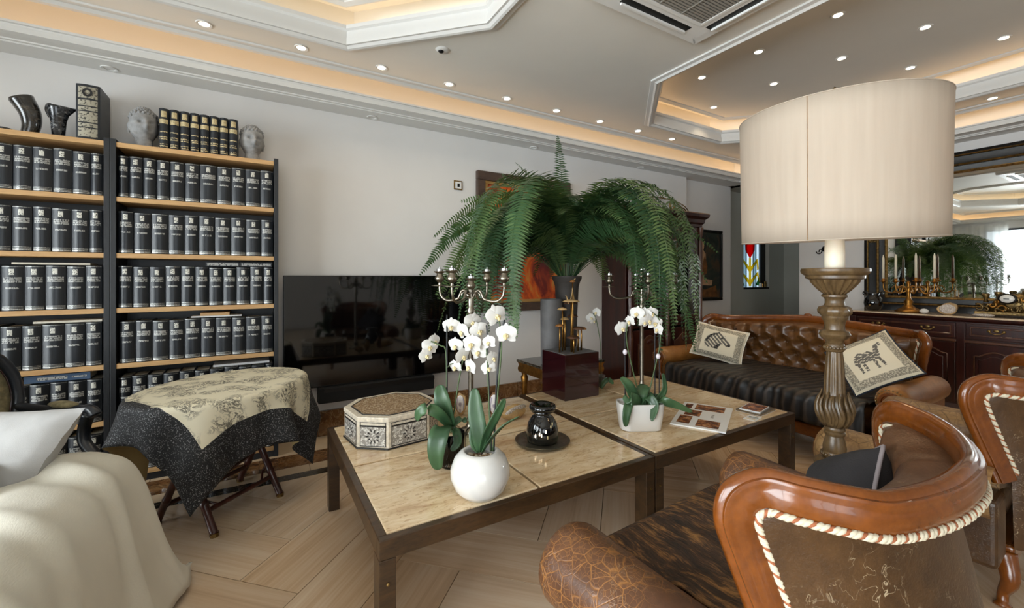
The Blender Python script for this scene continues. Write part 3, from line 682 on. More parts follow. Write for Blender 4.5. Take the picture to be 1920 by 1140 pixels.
# big ornate book
t = thing('ornate_book', 'huge thick book with ornate silver spine standing on the bookcase', 'book', (-.902, 3.575, SH[0] + .0005))
q = B(); n = 6; arc = [(-.055 + .11 * i / n, -.012 * math.sin(PI * i / n)) for i in range(n + 1)]
q.prism(arc + [(.055, .20), (.05, .20), (.05, .01), (-.05, .01), (-.05, .20), (-.055, .20)], 0, .335); q.build('cover', 'book_black', t, 30)
B().box(-.0495, .0495, .012, .19, .008, .325).build('page_block', 'paper', t)
for z0, z1 in ((.25, .32), (.205, .24), (.175, .198), (.105, .168), (.075, .098), (.015, .068)):
    B().grid(lambda u, v: (-.044 + .088 * u, -.012 * math.sin(PI * (.1 + .8 * u)) - .0015, z0 + (z1 - z0) * v), 6, 1).build('spine_panel', 'ornate_spine', t, fix=False)
q = B(); q.grid(lambda u, v: ((.012 + .012 * v) * math.cos(2 * PI * u), -.0155, .285 + (.014 + .012 * v) * math.sin(2 * PI * u)), 24, 1); q.build('spine_medallion', 'inlay_black', t, fix=False)
# stone heads
def stone_head(x, label, sc=1.0, rz=0):
    t = thing('stone_head', label, 'sculpture', (x, 3.64, SH[0] + .0005), rz); t.scale = (sc,) * 3
    def fn(u, v):
        a = 2 * PI * u; z = .27 * v
        # neck, jaw, cheeks, crown
        r = .05 + .004 * math.cos(a) if v < .2 else None
        prof = [(0, .056), (.06, .05), (.2, .047), (.26, .058), (.36, .072), (.5, .078), (.66, .078), (.78, .070), (.86, .054), (.90, .034), (.93, .032), (.97, .022), (1, .0005)]
        for (v0, r0), (v1, r1) in zip(prof, prof[1:]):
            if v0 <= v <= v1: r = r0 + (r1 - r0) * smooth01((v - v0) / (v1 - v0)); break
        ca, sa = math.cos(a), math.sin(a); f = max(0, -sa)      # face looks along -y
        x_, y_ = r * ca * .92, r * sa * 1.06
        if .2 < v < .9:
            y_ -= .034 * math.exp(-((v - .46) / .055) ** 2) * math.exp(-(ca / .13) ** 2) * (f > 0) + .008 * math.exp(-((v - .54) / .09) ** 2) * math.exp(-(ca / .1) ** 2) * (f > 0)
            y_ += .022 * math.exp(-((v - .57) / .04) ** 2) * math.exp(-((abs(ca) - .38) / .16) ** 2) * f
            y_ -= .012 * math.exp(-((v - .345) / .022) ** 2) * math.exp(-(ca / .28) ** 2) * f - .010 * math.exp(-((v - .362) / .01) ** 2) * math.exp(-(ca / .26) ** 2) * f
            y_ -= .006 * math.exp(-((v - .28) / .03) ** 2) * math.exp(-(ca / .3) ** 2) * f
            x_ += math.copysign(.012, ca) * math.exp(-((v - .48) / .09) ** 2) * math.exp(-(sa / .22) ** 2)
        return (x_, y_, z)
    B().grid(fn, 48, 44, cu=True).build('head', 'stone_grey', t, True)
    q = B()
    for j in range(6):
        for i in range(18):
            v = .70 + j * .045; a = 2 * PI * (i + .5 * (j % 2)) / 18
            if math.sin(a) < -.35 and v < .76: continue
            p = fn(a / (2 * PI), v); q.ell(p, .0095, .0095, .0095, 6, 4)
    q.build('hair_curls', 'stone_grey', t, True)
    for s_ in (-1, 1): B().ell((s_ * .073, .012, .118), .007, .014, .032, 8, 6).build('ear', 'stone_grey', t, True)
stone_head(-.65, 'grey stone head left of the gold labelled books', 1.02, .32)
stone_head(-.045, 'grey stone head right of the gold labelled books', 1.0, .22)
# horns
t = thing('drinking_horn', 'dark polished horn cup standing on the left bookcase', 'horn cup', (-1.17, 3.62, SH[0] + .001))
def horn(pts, rs): return B().tube(spline(pts, 6), [a for a in [rs[0] + (rs[-1] - rs[0]) * k / (6 * (len(pts) - 1)) for k in range(6 * (len(pts) - 1) + 1)]], 18)
q = horn([(.0, 0, 0), (.012, 0, .06), (.004, 0, .13), (-.03, 0, .205)], [.034, .056]); q.build('cup', 'horn', t, True)
B().lathe([(.001, 0), (.05, .0)], 18).xf(Matrix.Translation((-.0315, 0, .206)) @ Matrix.Rotation(-.3, 4, 'Y')).build('mouth', 'black_slot', t)
t = thing('horn_jug', 'grey veined horn jug with a spout beside the ornate book', 'jug', (-1.045, 3.62, SH[0] + .0005))
prof = [(.034, 0), (.036, .01), (.03, .014), (.032, .05), (.036, .1), (.04, .14), (.046, .175), (.05, .185)]
q = B().lathe(prof, 24)
for i, p in enumerate(q.v):
    if p[0] > 0 and p[2] > .1: k = (p[2] - .1) / .085; q.v[i] = (p[0] * (1 + .9 * k * k * (p[0] / .05)), p[1] * (1 - .35 * k * max(0, p[0] / .05)), p[2] + .0 * k)
q.build('body', 'horn_grey', t, True)
B().tube(spline([(-.036, 0, .12), (-.05, 0, .16), (-.045, 0, .19), (-.03, 0, .195)], 5), .009, 8).build('thumb_scroll', 'horn_grey', t, True)
t = tag(B().ell((0, 0, .011), .05, .03, .011, 14, 6).build('flat_shell', 'horn', None, True), 'small dark shell at the left end of the bookcase top', 'shell'); t.location = (-1.275, 3.6, SH[0])
# loose books lying on the rows
def flat_book(name, x0, x1, z, h, d, cover, label, y=3.58, rz=0):
    t = thing(name, label, 'book', ((x0 + x1) / 2, y, z), rz); w = (x1 - x0) / 2
    q = B().box(-w, w, 0, d, 0, .003); q.box(-w, w, 0, d, h - .003, h); q.box(-w, w, 0, .003, .003, h - .003); q.build('cover', cover, t)
    B().box(-w + .004, w - .004, .004, d - .004, .0032, h - .0032).build('page_block', 'paper', t); return t
top = .263 + .005
flat_book('thin_book', -1.226, -.894, SH[3] + top, .012, .15, 'paper', 'thin cream booklet lying on the third row of the left bookcase')
flat_book('thin_book', -1.14, -.84, SH[4] + top, .012, .15, 'paper', 'thin cream booklet lying on the fourth row of the left bookcase')
t = flat_book('blue_book', -1.173, -.89, SH[5] + top, .042, .15, 'blue_cover', 'blue book lying flat on the fifth row of the left bookcase', 3.568)
for k in range(2): B().box(*((-.09, .04), (.06, .125))[k], -.0008, 0, *((.012, .03), (.016, .026))[k]).build('lettering', 'spine_marks', t)
flat_book('thin_book', -.395, -.107, SH[4] + top, .009, .16, 'white_card', 'thin white folder lying on the fourth row of the right bookcase')
flat_book('cardboard_box', -.345, -.179, SH[4] + top + .0095, .02, .15, 'oak_shelf', 'flat tan cardboard sleeve lying on the white folder in the bookcase')
flat_book('thin_book', -.273, .064, SH[5] + top, .014, .16, 'vinyl_white', 'grey booklet lying on the fifth row of the right bookcase')
for i in range(2):
    t = flat_book('slim_book', -.315 + i * .2, -.12 + i * .2, SH[3] + top, .03, .16, 'book_black', ('black book with silver marks lying on the third row, left of two', 'black book with silver marks lying on the third row, right of two')[i])
    B().box(-.09, .09, -.0008, 0, .006, .024).build('lettering', 'spine_marks', t)
# ------------------------------------------------------------ television wall
t = thing('television', 'wide black flat television on the wall behind the coffee table', 'television', (.945, 3.78, .41))
B().box(-.785, .785, -.025, .005, 0, .905).build('bezel', 'tv_bezel', t, bevel=.004)
B().box(-.778, .778, -.028, -.0255, .012, .898).build('screen', 'screen_black', t)
B().box(-.25, .25, .006, .038, .2, .7).build('wall_bracket', 'dark_metal', t)
t = thing('soundbar', 'long black soundbar mounted under the television', 'soundbar', (.89, 3.76, .285))
B().box(-.485, .485, -.05, .03, 0, .125).build('body', 'speaker_cloth', t, bevel=.008)
B().box(-.44, .485, -.052, -.0505, .085, .118).build('top_strip', 'tv_bezel', t)
B().box(-.4, .4, .031, .058, .04, .09).build('wall_bracket', 'dark_metal', t)
t = thing('wall_switch', 'small square light switch on the white wall left of the painting', 'switch', (1.655, 3.819, 2.19))
B().box(-.045, .045, -.008, 0, -.045, .045).build('plate', 'old_brass', t, bevel=.003); B().box(-.032, .032, -.011, -.008, -.032, .032).build('insert', 'white_plastic', t); B().box(-.01, .012, -.015, -.011, -.016, .016).build('toggle', 'dark_metal', t)
def picture(name, label, x0, x1, z0, z1, y, fw, fmat, cmat, fillet=None):
    t = thing(name, label, 'painting', ((x0 + x1) / 2, y, z0)); w, h = (x1 - x0) / 2, z1 - z0
    for k, (a, b, c, d) in enumerate(((-w, w, 0, fw), (-w, w, h - fw, h), (-w, -w + fw, fw, h - fw), (w - fw, w, fw, h - fw))):
        B().box(a, b, -.05, 0, c, d).build('frame_rail', fmat, t, bevel=.008)
    if fillet:
        q = B()
        for a, b, c, d in ((-w + fw, w - fw, fw, fw + .03), (-w + fw, w - fw, h - fw - .03, h - fw), (-w + fw, -w + fw + .03, fw + .03, h - fw - .03), (w - fw - .03, w - fw, fw + .03, h - fw - .03)): q.box(a, b, -.035, 0, c, d)
        q.build('fillet', fillet, t, bevel=.003)
    B().box(-w + fw * .9, w - fw * .9, -.02, 0, fw * .9, h - fw * .9).build('canvas', cmat, t); return t, w, h
picture('painting', 'large dark framed red and orange painting behind the fern', 1.842, 3.0, .95, 2.355, 3.8195, .09, 'bezel_brown', 'canvas_red', 'gold_fillet')
t, w, h = picture('painting', 'dark framed painting of a seated woman beside the display cabinet', 5.29, 5.95, .96, 1.99, 3.9195, .035, 'frame_black', 'canvas_dark')
# the figure painted on it (flat paint on the canvas)
def paint(poly, mt, y=-.0215): B().prism(poly, y, y + .0015, 'y').build('painted_figure', mt, t)
def pell(cx, cz, rx, rz, n=16): return [(cx + rx * math.cos(2 * PI * i / n), cz + rz * math.sin(2 * PI * i / n)) for i in range(n)]
paint(pell(-.13, .82, .085, .1), 'canvas_hair'); paint(pell(-.13, .80, .055, .075), 'canvas_skin', -.0235)
paint([(-.15, .74), (-.10, .74), (-.04, .68), (-.03, .55), (-.10, .42), (-.07, .32), (.12, .30), (.1, .22), (-.2, .23), (-.21, .4), (-.24, .6), (-.2, .7)], 'canvas_skin', -.0225)
paint([(-.06, .66), (.0, .5), (-.02, .40), (-.1, .36), (-.13, .5)], 'canvas_ochre', -.0235)
paint([(-.28, .05), (.25, .05), (.2, .22), (-.05, .16), (-.27, .2)], 'canvas_ochre')
# ------------------------------------------------------------ display cabinet
cx0, cx1 = 3.5, 4.8; t = thing('display_cabinet', 'tall dark carved display cabinet with glass doors behind the sofa', 'cabinet', ((cx0 + cx1) / 2, 3.4, 0))
w = (cx1 - cx0) / 2; D = .415
def ogee_panel(x0, x1, z0, z1, rise, up=True, n=12):    # outline with a serpentine top
    top = []
    for i in range(n + 1):
        u = i / n; x = x1 + (x0 - x1) * u; c = math.cos((u - .5) * 2 * PI); top.append((x, z1 - rise + rise * (.5 + .5 * c)))
    return [(x0, z0), (x1, z0)] + top
q = B().box(-w, w, 0, D, 0, .12); q.box(-w, w, D - .02, D, .12, 2.0); q.box(-w, -w + .03, 0.03, D - .02, .12, 2.0); q.box(w - .03, w, .03, D - .02, .12, 2.0); q.box(-w + .03, w - .03, .03, D - .02, .12, .15); q.box(-w + .03, w - .03, .03, D - .02, .72, .75); q.box(-w + .03, w - .03, .03, D - .02, 1.97, 2.0)
q.build('carcass', 'mahogany', t, bevel=.003)
q = B(); q.mould([(-w, 0), (w, 0), (w, D), (-w, D)], [(.0, 1.93), (.0, 1.96), (-.02, 1.98), (-.025, 2.02), (-.06, 2.05), (-.065, 2.085), (-.05, 2.10), (.1, 2.10)]); q.box(-w, w, 0, D, 2.0, 2.1); q.build('cornice', 'mahogany', t, 30)
q = B().mould([(-w, 0), (w, 0), (w, D), (-w, D)], [(.0, 0), (-.02, 0), (-.02, .08), (-.008, .11), (0, .13)]); q.build('base_moulding', 'mahogany', t, 30)
for x in (-w + .04, w - .04, 0):
    q = B().lathe([(.036, .14), (.036, .2), (.024, .23), (.03, .5), (.034, .62), (.022, .7), (.03, .76), (.022, .82), (.028, 1.3), (.026, 1.75), (.02, 1.8), (.034, 1.84), (.038, 1.92)], 12, (x, .0, 0), flute=8, fl=(.8, 1.78), amp=.08)
    q.build('column', 'mahogany_light', t, 40)
for s_ in (-1, 1):
    xa, xb = (.045, w - .085) if s_ > 0 else (-w + .085, -.045)
    d = B(); d.box(xa, xb, .004, .028, .16, .7); dd = d.build('lower_door', 'mahogany', t, bevel=.003)
    B().prism(ogee_panel(xa + .07, xb - .07, .22, .64, .09), -.008, .004, 'y').build('raised_panel', 'mahogany_light', dd, bevel=.006)
    B().ell(((xa + xb) / 2, -.012, .56), .06, .012, .035, 14, 8).build('carving', 'mahogany', dd, True)
    B().lathe([(.012, 0), (.008, .01), (.014, .02), (.001, .026)], 10).xf(Matrix.Translation((xa + .03 if s_ > 0 else xb - .03, .004, .45)) @ Matrix.Rotation(PI / 2, 4, 'X')).build('knob', 'old_brass', dd, True)
    fr = B(); z0, z1 = .77, 1.92
    fr.box(xa, xa + .06, .0, .03, z0, z1); fr.box(xb - .06, xb, .0, .03, z0, z1); fr.box(xa + .06, xb - .06, 0, .03, z0, z0 + .08)
    pl = ogee_panel(xa + .06, xb - .06, 0, 1.0, .0)
    n = 12; top = [(xa + .06 + (xb - xa - .12) * i / n, 1.84 - .1 * abs(math.cos(PI * i / n)) ** 2) for i in range(n + 1)]
    fr.prism([(xb - .06, z1), (xa + .06, z1)] + top, 0, .03, 'y'); gd = fr.build('glass_door', 'mahogany', t, bevel=.004)
    B().box(xa + .06, xb - .06, .012, .016, z0 + .08, 1.84).build('pane', 'cabinet_glass', gd)
for z in (1.1, 1.42, 1.7): B().box(-w + .03, w - .03, .06, D - .02, z, z + .01).build('glass_shelf', 'clear_glass', t)
q = B()
for a in (0, .08): q.tube([((.47 + a * .3) * math.cos(PI * i / 16) * .9, a, .0 + (.15 + a * .4) * math.sin(PI * i / 16)) for i in range(17)], .006, 6)
for a in (0, 1, 2): q.tube([(.12 + .04 * math.cos(2 * PI * i / 12) + a * .015, .02, .09 + .06 * math.sin(2 * PI * i / 12)) for i in range(12)], .005, 5, closed=True)
q.tube([(.28 + .1 * math.cos(PI * i / 8), .0, .07 * math.sin(PI * i / 8)) for i in range(9)], .008, 6); q.box(-.42, .42, -.03, .1, 0, .006)
o = tag(q.build('wire_ornament', 'old_brass', None, True), 'arched wire ornament on top of the display cabinet', 'ornament'); o.location = (4.25, 3.5, 2.1005)
for i, (x, z, mt) in enumerate(((-.4, .75, 'porcelain'), (-.15, .75, 'pewter'), (.2, 1.11, 'porcelain'), (.38, 1.43, 'steel'), (.25, .75, 'steel'), (.45, 1.11, 'porcelain'))):
    o = B().lathe([(.03, 0), (.05, .04), (.055, .1), (.03, .15), (.025, .19), (.035, .21)], 14).build('vase', mt, None, True); o.location = (4.15 + x, 3.6, z + .0005 + (.0 if z != .75 else .0))
    tag(o, 'small vase inside the display cabinet, %s from the left' % ORD[[-.4, -.15, .2, .25, .38, .45].index(x)], 'vase', 'vases in the display cabinet')
# ------------------------------------------------------------ coffee tables
def coffee_table(x0, x1, y0, y1, label):
    t = thing('coffee_table', label, 'coffee table', ((x0 + x1) / 2, (y0 + y1) / 2, 0), 0, 'travertine coffee tables')
    w, d, h = (x1 - x0) / 2, (y1 - y0) / 2, .45; L = .055
    for sx in (-1, 1):
        for sy in (-1, 1): 
            lg = B().box(*sorted((sx * w, sx * (w - L))), *sorted((sy * d, sy * (d - .075))), 0, h - .07).build('leg', 'table_wood', t, bevel=.003)
            B().lathe([(.001, 0), (.006, 0), (.006, .004), (.001, .006)], 8).xf(Matrix.Translation((sx * (w - L / 2), sy * (d + .0003) - (.0 if sy > 0 else .0), h - .15)) @ Matrix.Rotation(PI / 2 * sy * -1, 4, 'X')).build('bolt', 'old_brass', lg)
    for sy in (-1, 1): B().box(-w, w, *sorted((sy * d, sy * (d - .03))), h - .07, h - .004).build('rail', 'table_wood', t, bevel=.003)
    for sx in (-1, 1): B().box(*sorted((sx * w, sx * (w - .03))), -d + .03, d - .03, h - .07, h - .004).build('rail', 'table_wood', t, bevel=.003)
    q = B().box(-w + .03, w - .03, -.012, .012, h - .06, h - .0205); q.box(-.012, .012, -d + .03, d - .03, h - .06, h - .0205); q.build('cross_brace', 'black_lacquer', t)
    a, b = (w - .032), (d - .032)
    for i, sx in enumerate((-1, 1)):
        for j, sy in enumerate((-1, 1)):
            B().box(*sorted((sx * .0065, sx * a)), *sorted((sy * .0065, sy * b)), h - .02, h).build('travertine_panel', 'travertine', t, bevel=.0025)
    return t
coffee_table(.333, 1.622, 1.402, 2.622, 'travertine topped coffee table holding the inlaid box and round white pot')
coffee_table(1.630, 2.905, 1.402, 2.642, 'travertine topped coffee table holding the burgundy box and magazine')
TZ = .4503
# ------------------------------------------------------------ inlaid octagonal box
t = thing('inlaid_box', 'octagonal bone and wood inlaid box on the coffee table', 'box', (.628, 2.345, TZ), math.radians(8))
def octr(r, cut): return octagon(-r[0], r[0], -r[1], r[1], cut)
RX, RY, CT = .225, .215, .115
oc = octr((RX, RY), CT)
B().prism(oc, .006, .135).build('body', 'bone', t, bevel=.002)
B().prism(octr((RX + .006, RY + .006), CT), 0, .006).build('foot_rim', 'inlay_black', t, bevel=.001)
B().prism(octr((RX + .004, RY + .004), CT), .1355, .158).build('lid', 'bone', t, bevel=.004)
q = B().prism(octr((RX - .035, RY - .035), CT - .02), .158, .1605); q.build('lid_panel', 'inlay_top', t)
q = B().mould(octr((RX - .035, RY - .035), CT - .02), [(-.006, .1582), (-.006, .1612), (0, .1615), (0, .158)]); q.build('lid_stringing', 'inlay_black', t)
for i in range(8):
    p, r = Vector(oc[i]), Vector(oc[(i + 1) % 8]); d = (r - p); L = d.length; d /= L; nrm = Vector((d.y, -d.x)); c = (p + r) / 2
    fp = bpy.data.objects.new('side_panel', None); 
    q = B(); 
    ax = (d.x, d.y, 0); ay = (nrm.x, nrm.y, 0); hw = L / 2 - .016
    q.obox((c.x, c.y, .064), ax, ay, (0, 0, 1), hw, .0012, .048, 0); pn = q.build('side_panel', 'inlay_side', t)
    q = B(); 
    for zz, hz in ((.014, .002), (.1125, .004), (.130, .0015)): q.obox((c.x, c.y, zz), ax, ay, (0, 0, 1), hw + .003, .0018, hz)
    for s_ in (-1, 1): q.obox((c.x + d.x * hw * s_, c.y + d.y * hw * s_, .072), ax, ay, (0, 0, 1), .002, .0018, .058)
    q.build('stringing', 'inlay_black', pn)
    q = B()
    for k in range(10):
        a = 2 * PI * k / 10; rr = .026 + .004 * (k % 2)
        q.obox((c.x + d.x * rr * math.cos(a), c.y + d.y * rr * math.cos(a), .062 + rr * math.sin(a)), Vector(ax) * math.cos(a) + Vector((0, 0, 1)) * math.sin(a), ay, Vector((0, 0, 1)) * math.cos(a) - Vector(ax) * math.sin(a), .008, .0018, .003)
    q.build('star_inlay', 'inlay_black', pn)
# ------------------------------------------------------------ oil burner on its plate
t = thing('metal_plate', 'round pewter plate under the black oil burner', 'plate', (1.258, 1.815, TZ))
B().lathe([(.001, 0), (.09, 0), (.125, .006), (.140, .012), (.142, .015), (.138, .0165), (.122, .011), (.09, .006), (.001, .005)], 40).build('dish', 'plate_metal', t, 40)
t = thing('oil_burner', 'shiny black ceramic oil burner on the pewter plate', 'oil burner', (1.258, 1.815, TZ + .0055))
B().lathe([(.07, 0), (.078, .004), (.083, .03), (.082, .06), (.073, .1), (.054, .128), (.044, .138), (.044, .148), (.06, .156)], 32).build('body', 'black_glaze', t, True)
B().lathe([(.05, .1565), (.066, .162), (.07, .175), (.066, .188), (.055, .193), (.046, .188), (.03, .176), (.001, .172)], 32).build('bowl', 'black_glaze', t, True)
for k in range(7):
    a = math.radians(-128 + (k - 2) * 11 + (k % 2) * 4); z = (.05, .062, .056, .075, .045, .095, .108)[k]; r = .0825 if z < .08 else .076
    B().ell((r * math.cos(a), r * math.sin(a), z), .0032, .0032, .009, 8, 6).build('light_hole', 'flame_bulb' if k < 4 else 'petal_lip', t, True)
B().ell((0, 0, .045), .02, .02, .02, 8, 6).build('tealight', 'white_card', t, True)
# ------------------------------------------------------------ candelabra
def cand_cup(q, x, y, z, r=1.0):
    q.lathe([(.006, -.006), (.046, -.004), (.047, .0), (.009, .002), (.008, .014), (.014, .018), (.025, .03), (.028, .042), (.019, .055), (.017, .066), (.031, .074), (.033, .079), (.021, .080)], 20, (x, y, z))
def candelabra(loc, arms, zt, R, label, rz=0.0, cz=None):
    t = thing('candelabra', label, 'candelabra', loc, rz, 'silver candelabras on the coffee table')
    B().lathe([(.001, 0), (.075, 0), (.078, .008), (.06, .018), (.035, .026), (.022, .05), (.03, .07), (.018, .085), (.013, .12), (.014, .3), (.012, zt - .26), (.02, zt - .235), (.024, zt - .215), (.015, zt - .2), (.018, zt - .17), (.012, zt - .14), (.013, zt - .1)], 20).build('stem', 'pewter', t, 50)
    zc = zt if cz is None else cz
    for k, a in enumerate(arms):
        q = B(); ca, sa = math.cos(a), math.sin(a)
        if R[k] > 0:
            r = R[k]; pts = [(0.012, zt - .15), (.03, zt - .115), (.055, zt - .11), (.07, zt - .135), (.085, zt - .155), (r * .75, zt - .165), (r * .95, zt - .14), (r, zt - .10), (r, zt - .085)]
            q.tube([(p[0] * ca, p[0] * sa, p[1]) for p in spline([(a_, b_, 0) for a_, b_ in pts], 5)], .0072, 8)
            sc = [(.04 + .018 * math.cos(th) * (1 - th / 9), zt - .135 + .018 * math.sin(th) * (1 - th / 9)) for th in [i * .5 for i in range(13)]]
            q.tube([(p * ca, p * sa, z) for p, z in sc], .004, 6)
        ar = q.build('arm', 'pewter', t, 60) if R[k] > 0 else None
        q = B(); cand_cup(q, R[k] * ca, R[k] * sa, zt - .08 if R[k] > 0 else zc - .08); cu = q.build('candle_cup', 'pewter', t, 60)
        B().lathe([(.018, 0), (.018, .016), (.004, .019), (.003, .028), (.001, .028)], 12, (R[k] * ca, R[k] * sa, (zt if R[k] > 0 else zc) - .004)).build('candle_stub', 'steel', cu, 50)
    return t
candelabra((1.0, 2.13, TZ), [math.radians(a) for a in (126.4, 216.4, 306.4, 36.4, 0)], .885, [.2, .2, .2, .2, 0], 'silver five-armed candelabra behind the round white pot', 0, .845)
candelabra((2.33, 2.13, TZ), [math.radians(a) for a in (149, 329, 239, 59, 0)], .865, [.23, .23, .15, .15, 0], 'silver candelabra rising behind the white oblong planter', 0, .90)
# ------------------------------------------------------------ stones on the table
def rock(name, label, loc, r, mat, mat2=None, rz=0, seed=0, cut=None):
    t = thing(name, label, 'stone', loc, rz)
    q = B().ell((0, 0, r[2]), r[0], r[1], r[2], 14, 10)
    for i, p in enumerate(q.v):
        n = 1 + .22 * fbm(p[0] * 22 + seed, p[1] * 22, p[2] * 22); x, y, z = p[0] * n, p[1] * n, max(0, (p[2] - r[2]) * n + r[2])
        if cut is not None: y = max(y, cut)
        q.v[i] = (x, y, z)
    q.build('rock', mat, t, 40); return t
t = rock('geode', 'white crystal half shell lying left of the oil burner', (1.31, 2.20, TZ), (.105, .05, .04), 'shell_tan', None, math.radians(20), 3)
B().ell((0, -.022, .058), .098, .014, .03, 14, 8, rot=Matrix.Rotation(.5, 3, 'X')).build('crystal_face', 'geode', t, True)
t = rock('agate_slice', 'upright grey agate slice behind the orchid leaves', (1.235, 2.30, TZ), (.036, .02, .075), 'brown_tag', None, math.radians(-30), 5, -.008)
B().ell((0, -.011, .078), .026, .004, .058, 16, 10).build('polished_face', 'agate', t, True)
t = rock('agate_slice', 'pale lilac agate slice left of the silver candelabra', (1.07, 2.43, TZ), (.034, .018, .068), 'shell_tan', None, math.radians(-30), 8, -.008)
B().ell((0, -.010, .07), .026, .004, .054, 16, 10).build('polished_face', 'agate', t, True)
t = rock('wood_chunk', 'small brown driftwood piece behind the inlaid box', (.985, 2.40, TZ), (.05, .03, .03), 'shell_tan', None, .5, 11)
# amber glass bottle
t = thing('glass_bottle', 'small clear perfume bottle with golden liquid behind the round pot', 'bottle', (.90, 1.905, TZ))
B().lathe([(.001, 0), (.03, 0), (.034, .005), (.034, .09), (.026, .104), (.011, .115), (.010, .15), (.013, .152)], 20).build('bottle_glass', 'clear_glass', t, 40)
B().lathe([(.001, .004), (.028, .004), (.029, .07), (.001, .07)], 16).build('liquid', 'gold_foil', t, 40); B().lathe([(.012, .153), (.013, .185), (.008, .19), (.001, .191)], 12).build('stopper', 'white_plastic', t, 40)
# ------------------------------------------------------------ burgundy box with metal mushrooms
t = thing('mushroom_sculpture', 'metal mushroom sculpture on a glossy burgundy cube', 'sculpture', (1.955, 2.46, TZ))
B().box(-.155, .150, -.135, .14, 0, .315).build('cube_base', 'burgundy', t, bevel=.003)
B().box(-.147, .142, -.127, .132, .3152, .3175).build('top_tray', 'pot_grey', t)
for i, (x, y, h, r, mt) in enumerate(((-.115, -.02, .185, .03, 'mush_brown'), (-.075, .0, .30, .035, 'shell_tan'), (-.04, -.06, .36, .06, 'shell_tan'), (.02, .02, .34, .05, 'mush_dark'), (-.045, -.09, .105, .045, 'mush_dark'),
                                  (.035, -.04, .16, .045, 'mush_dark'), (.075, -.03, .155, .04, 'mush_brown'), (-.03, .03, .225, .03, 'shell_tan'), (.06, .05, .24, .04, 'mush_dark'), (-.005, -.03, .50, .02, 'mush_brown'))):
    st = B().tube([(x, y, .317), (x + .002, y, .317 + h * .6), (x, y, .317 + h)], [.007, .0055, .005], 8).build('mushroom_stem', 'brass', t, True)
    B().lathe([(.002, -.004), (r, -.002), (r * 1.02, .002), (r * .7, .012), (.001, .018)], 14, (x, y, .317 + h), flute=5, fl=(-.003, .003), amp=.12).build('mushroom_cap', mt, st, True)
for pts in ([(-.03, -.03, .67), (-.01, -.03, .74), (.0, -.03, .82), (.02, -.03, .84)], [(.04, 0, .66), (.02, 0, .74), (.005, -.02, .80)], [(-.06, -.05, .66), (-.075, -.05, .71), (-.085, -.05, .72)]):
    B().tube(spline(pts, 4), .004, 6).build('twig', 'shell_tan', t, True)
# ------------------------------------------------------------ magazine, booklets, card
t = thing('magazine', 'open-faced magazine with photo cover beside the white planter', 'magazine', (2.33, 1.645, TZ), math.radians(28))
B().box(-.25, .25, -.145, .145, 0, .008).build('pages', 'white_card', t, bevel=.001)
for i, (x, y, w, h) in enumerate(((-.155, -.045, .065, .06), (.165, -.02, .06, .085), (-.13, .085, .075, .035), (.02, .06, .06, .045), (.16, .105, .05, .02))): B().box(x - w, x + w, y - h, y + h, .0082, .0086).build('printed_photo', ('photo_print', 'photo_print_b')[i % 2], t)
for k in range(3): B().box(-.03 + k * .025, -.015 + k * .025, -.06, -.045, .0082, .0085).build('lettering', 'grille_grey', t)
t = thing('booklet', 'upper small booklet of the pile at the sofa end of the table', 'booklet', (2.715, 1.552, TZ + .013), math.radians(12), 'booklets on the coffee table'); B().box(-.085, .085, -.06, .06, 0, .008).build('pages', 'vinyl_white', t); B().box(-.08, .08, -.055, .055, .0081, .0086).build('cover_print', 'photo_print_b', t)
t = thing('booklet', 'lower grey booklet of the pile at the sofa end of the table', 'booklet', (2.725, 1.55, TZ), math.radians(5), 'booklets on the coffee table'); B().box(-.1, .1, -.075, .075, 0, .0125).build('pages', 'pewter', t, bevel=.001); B().box(-.1, .1, -.077, .077, .0, .002).build('cover', 'vinyl_white', t)
t = thing('printed_card', 'small white printed card in front of the booklet pile', 'card', (2.56, 1.475, TZ), math.radians(10)); B().box(-.05, .05, -.035, .035, 0, .0015).build('card_sheet', 'white_card', t)
for k in range(3): B().box(-.03 + k * .022, -.02 + k * .022, -.025, .025, .0016, .0019).build('lettering', ('petal_lip', 'grille_grey', 'glass_green')[k], t)
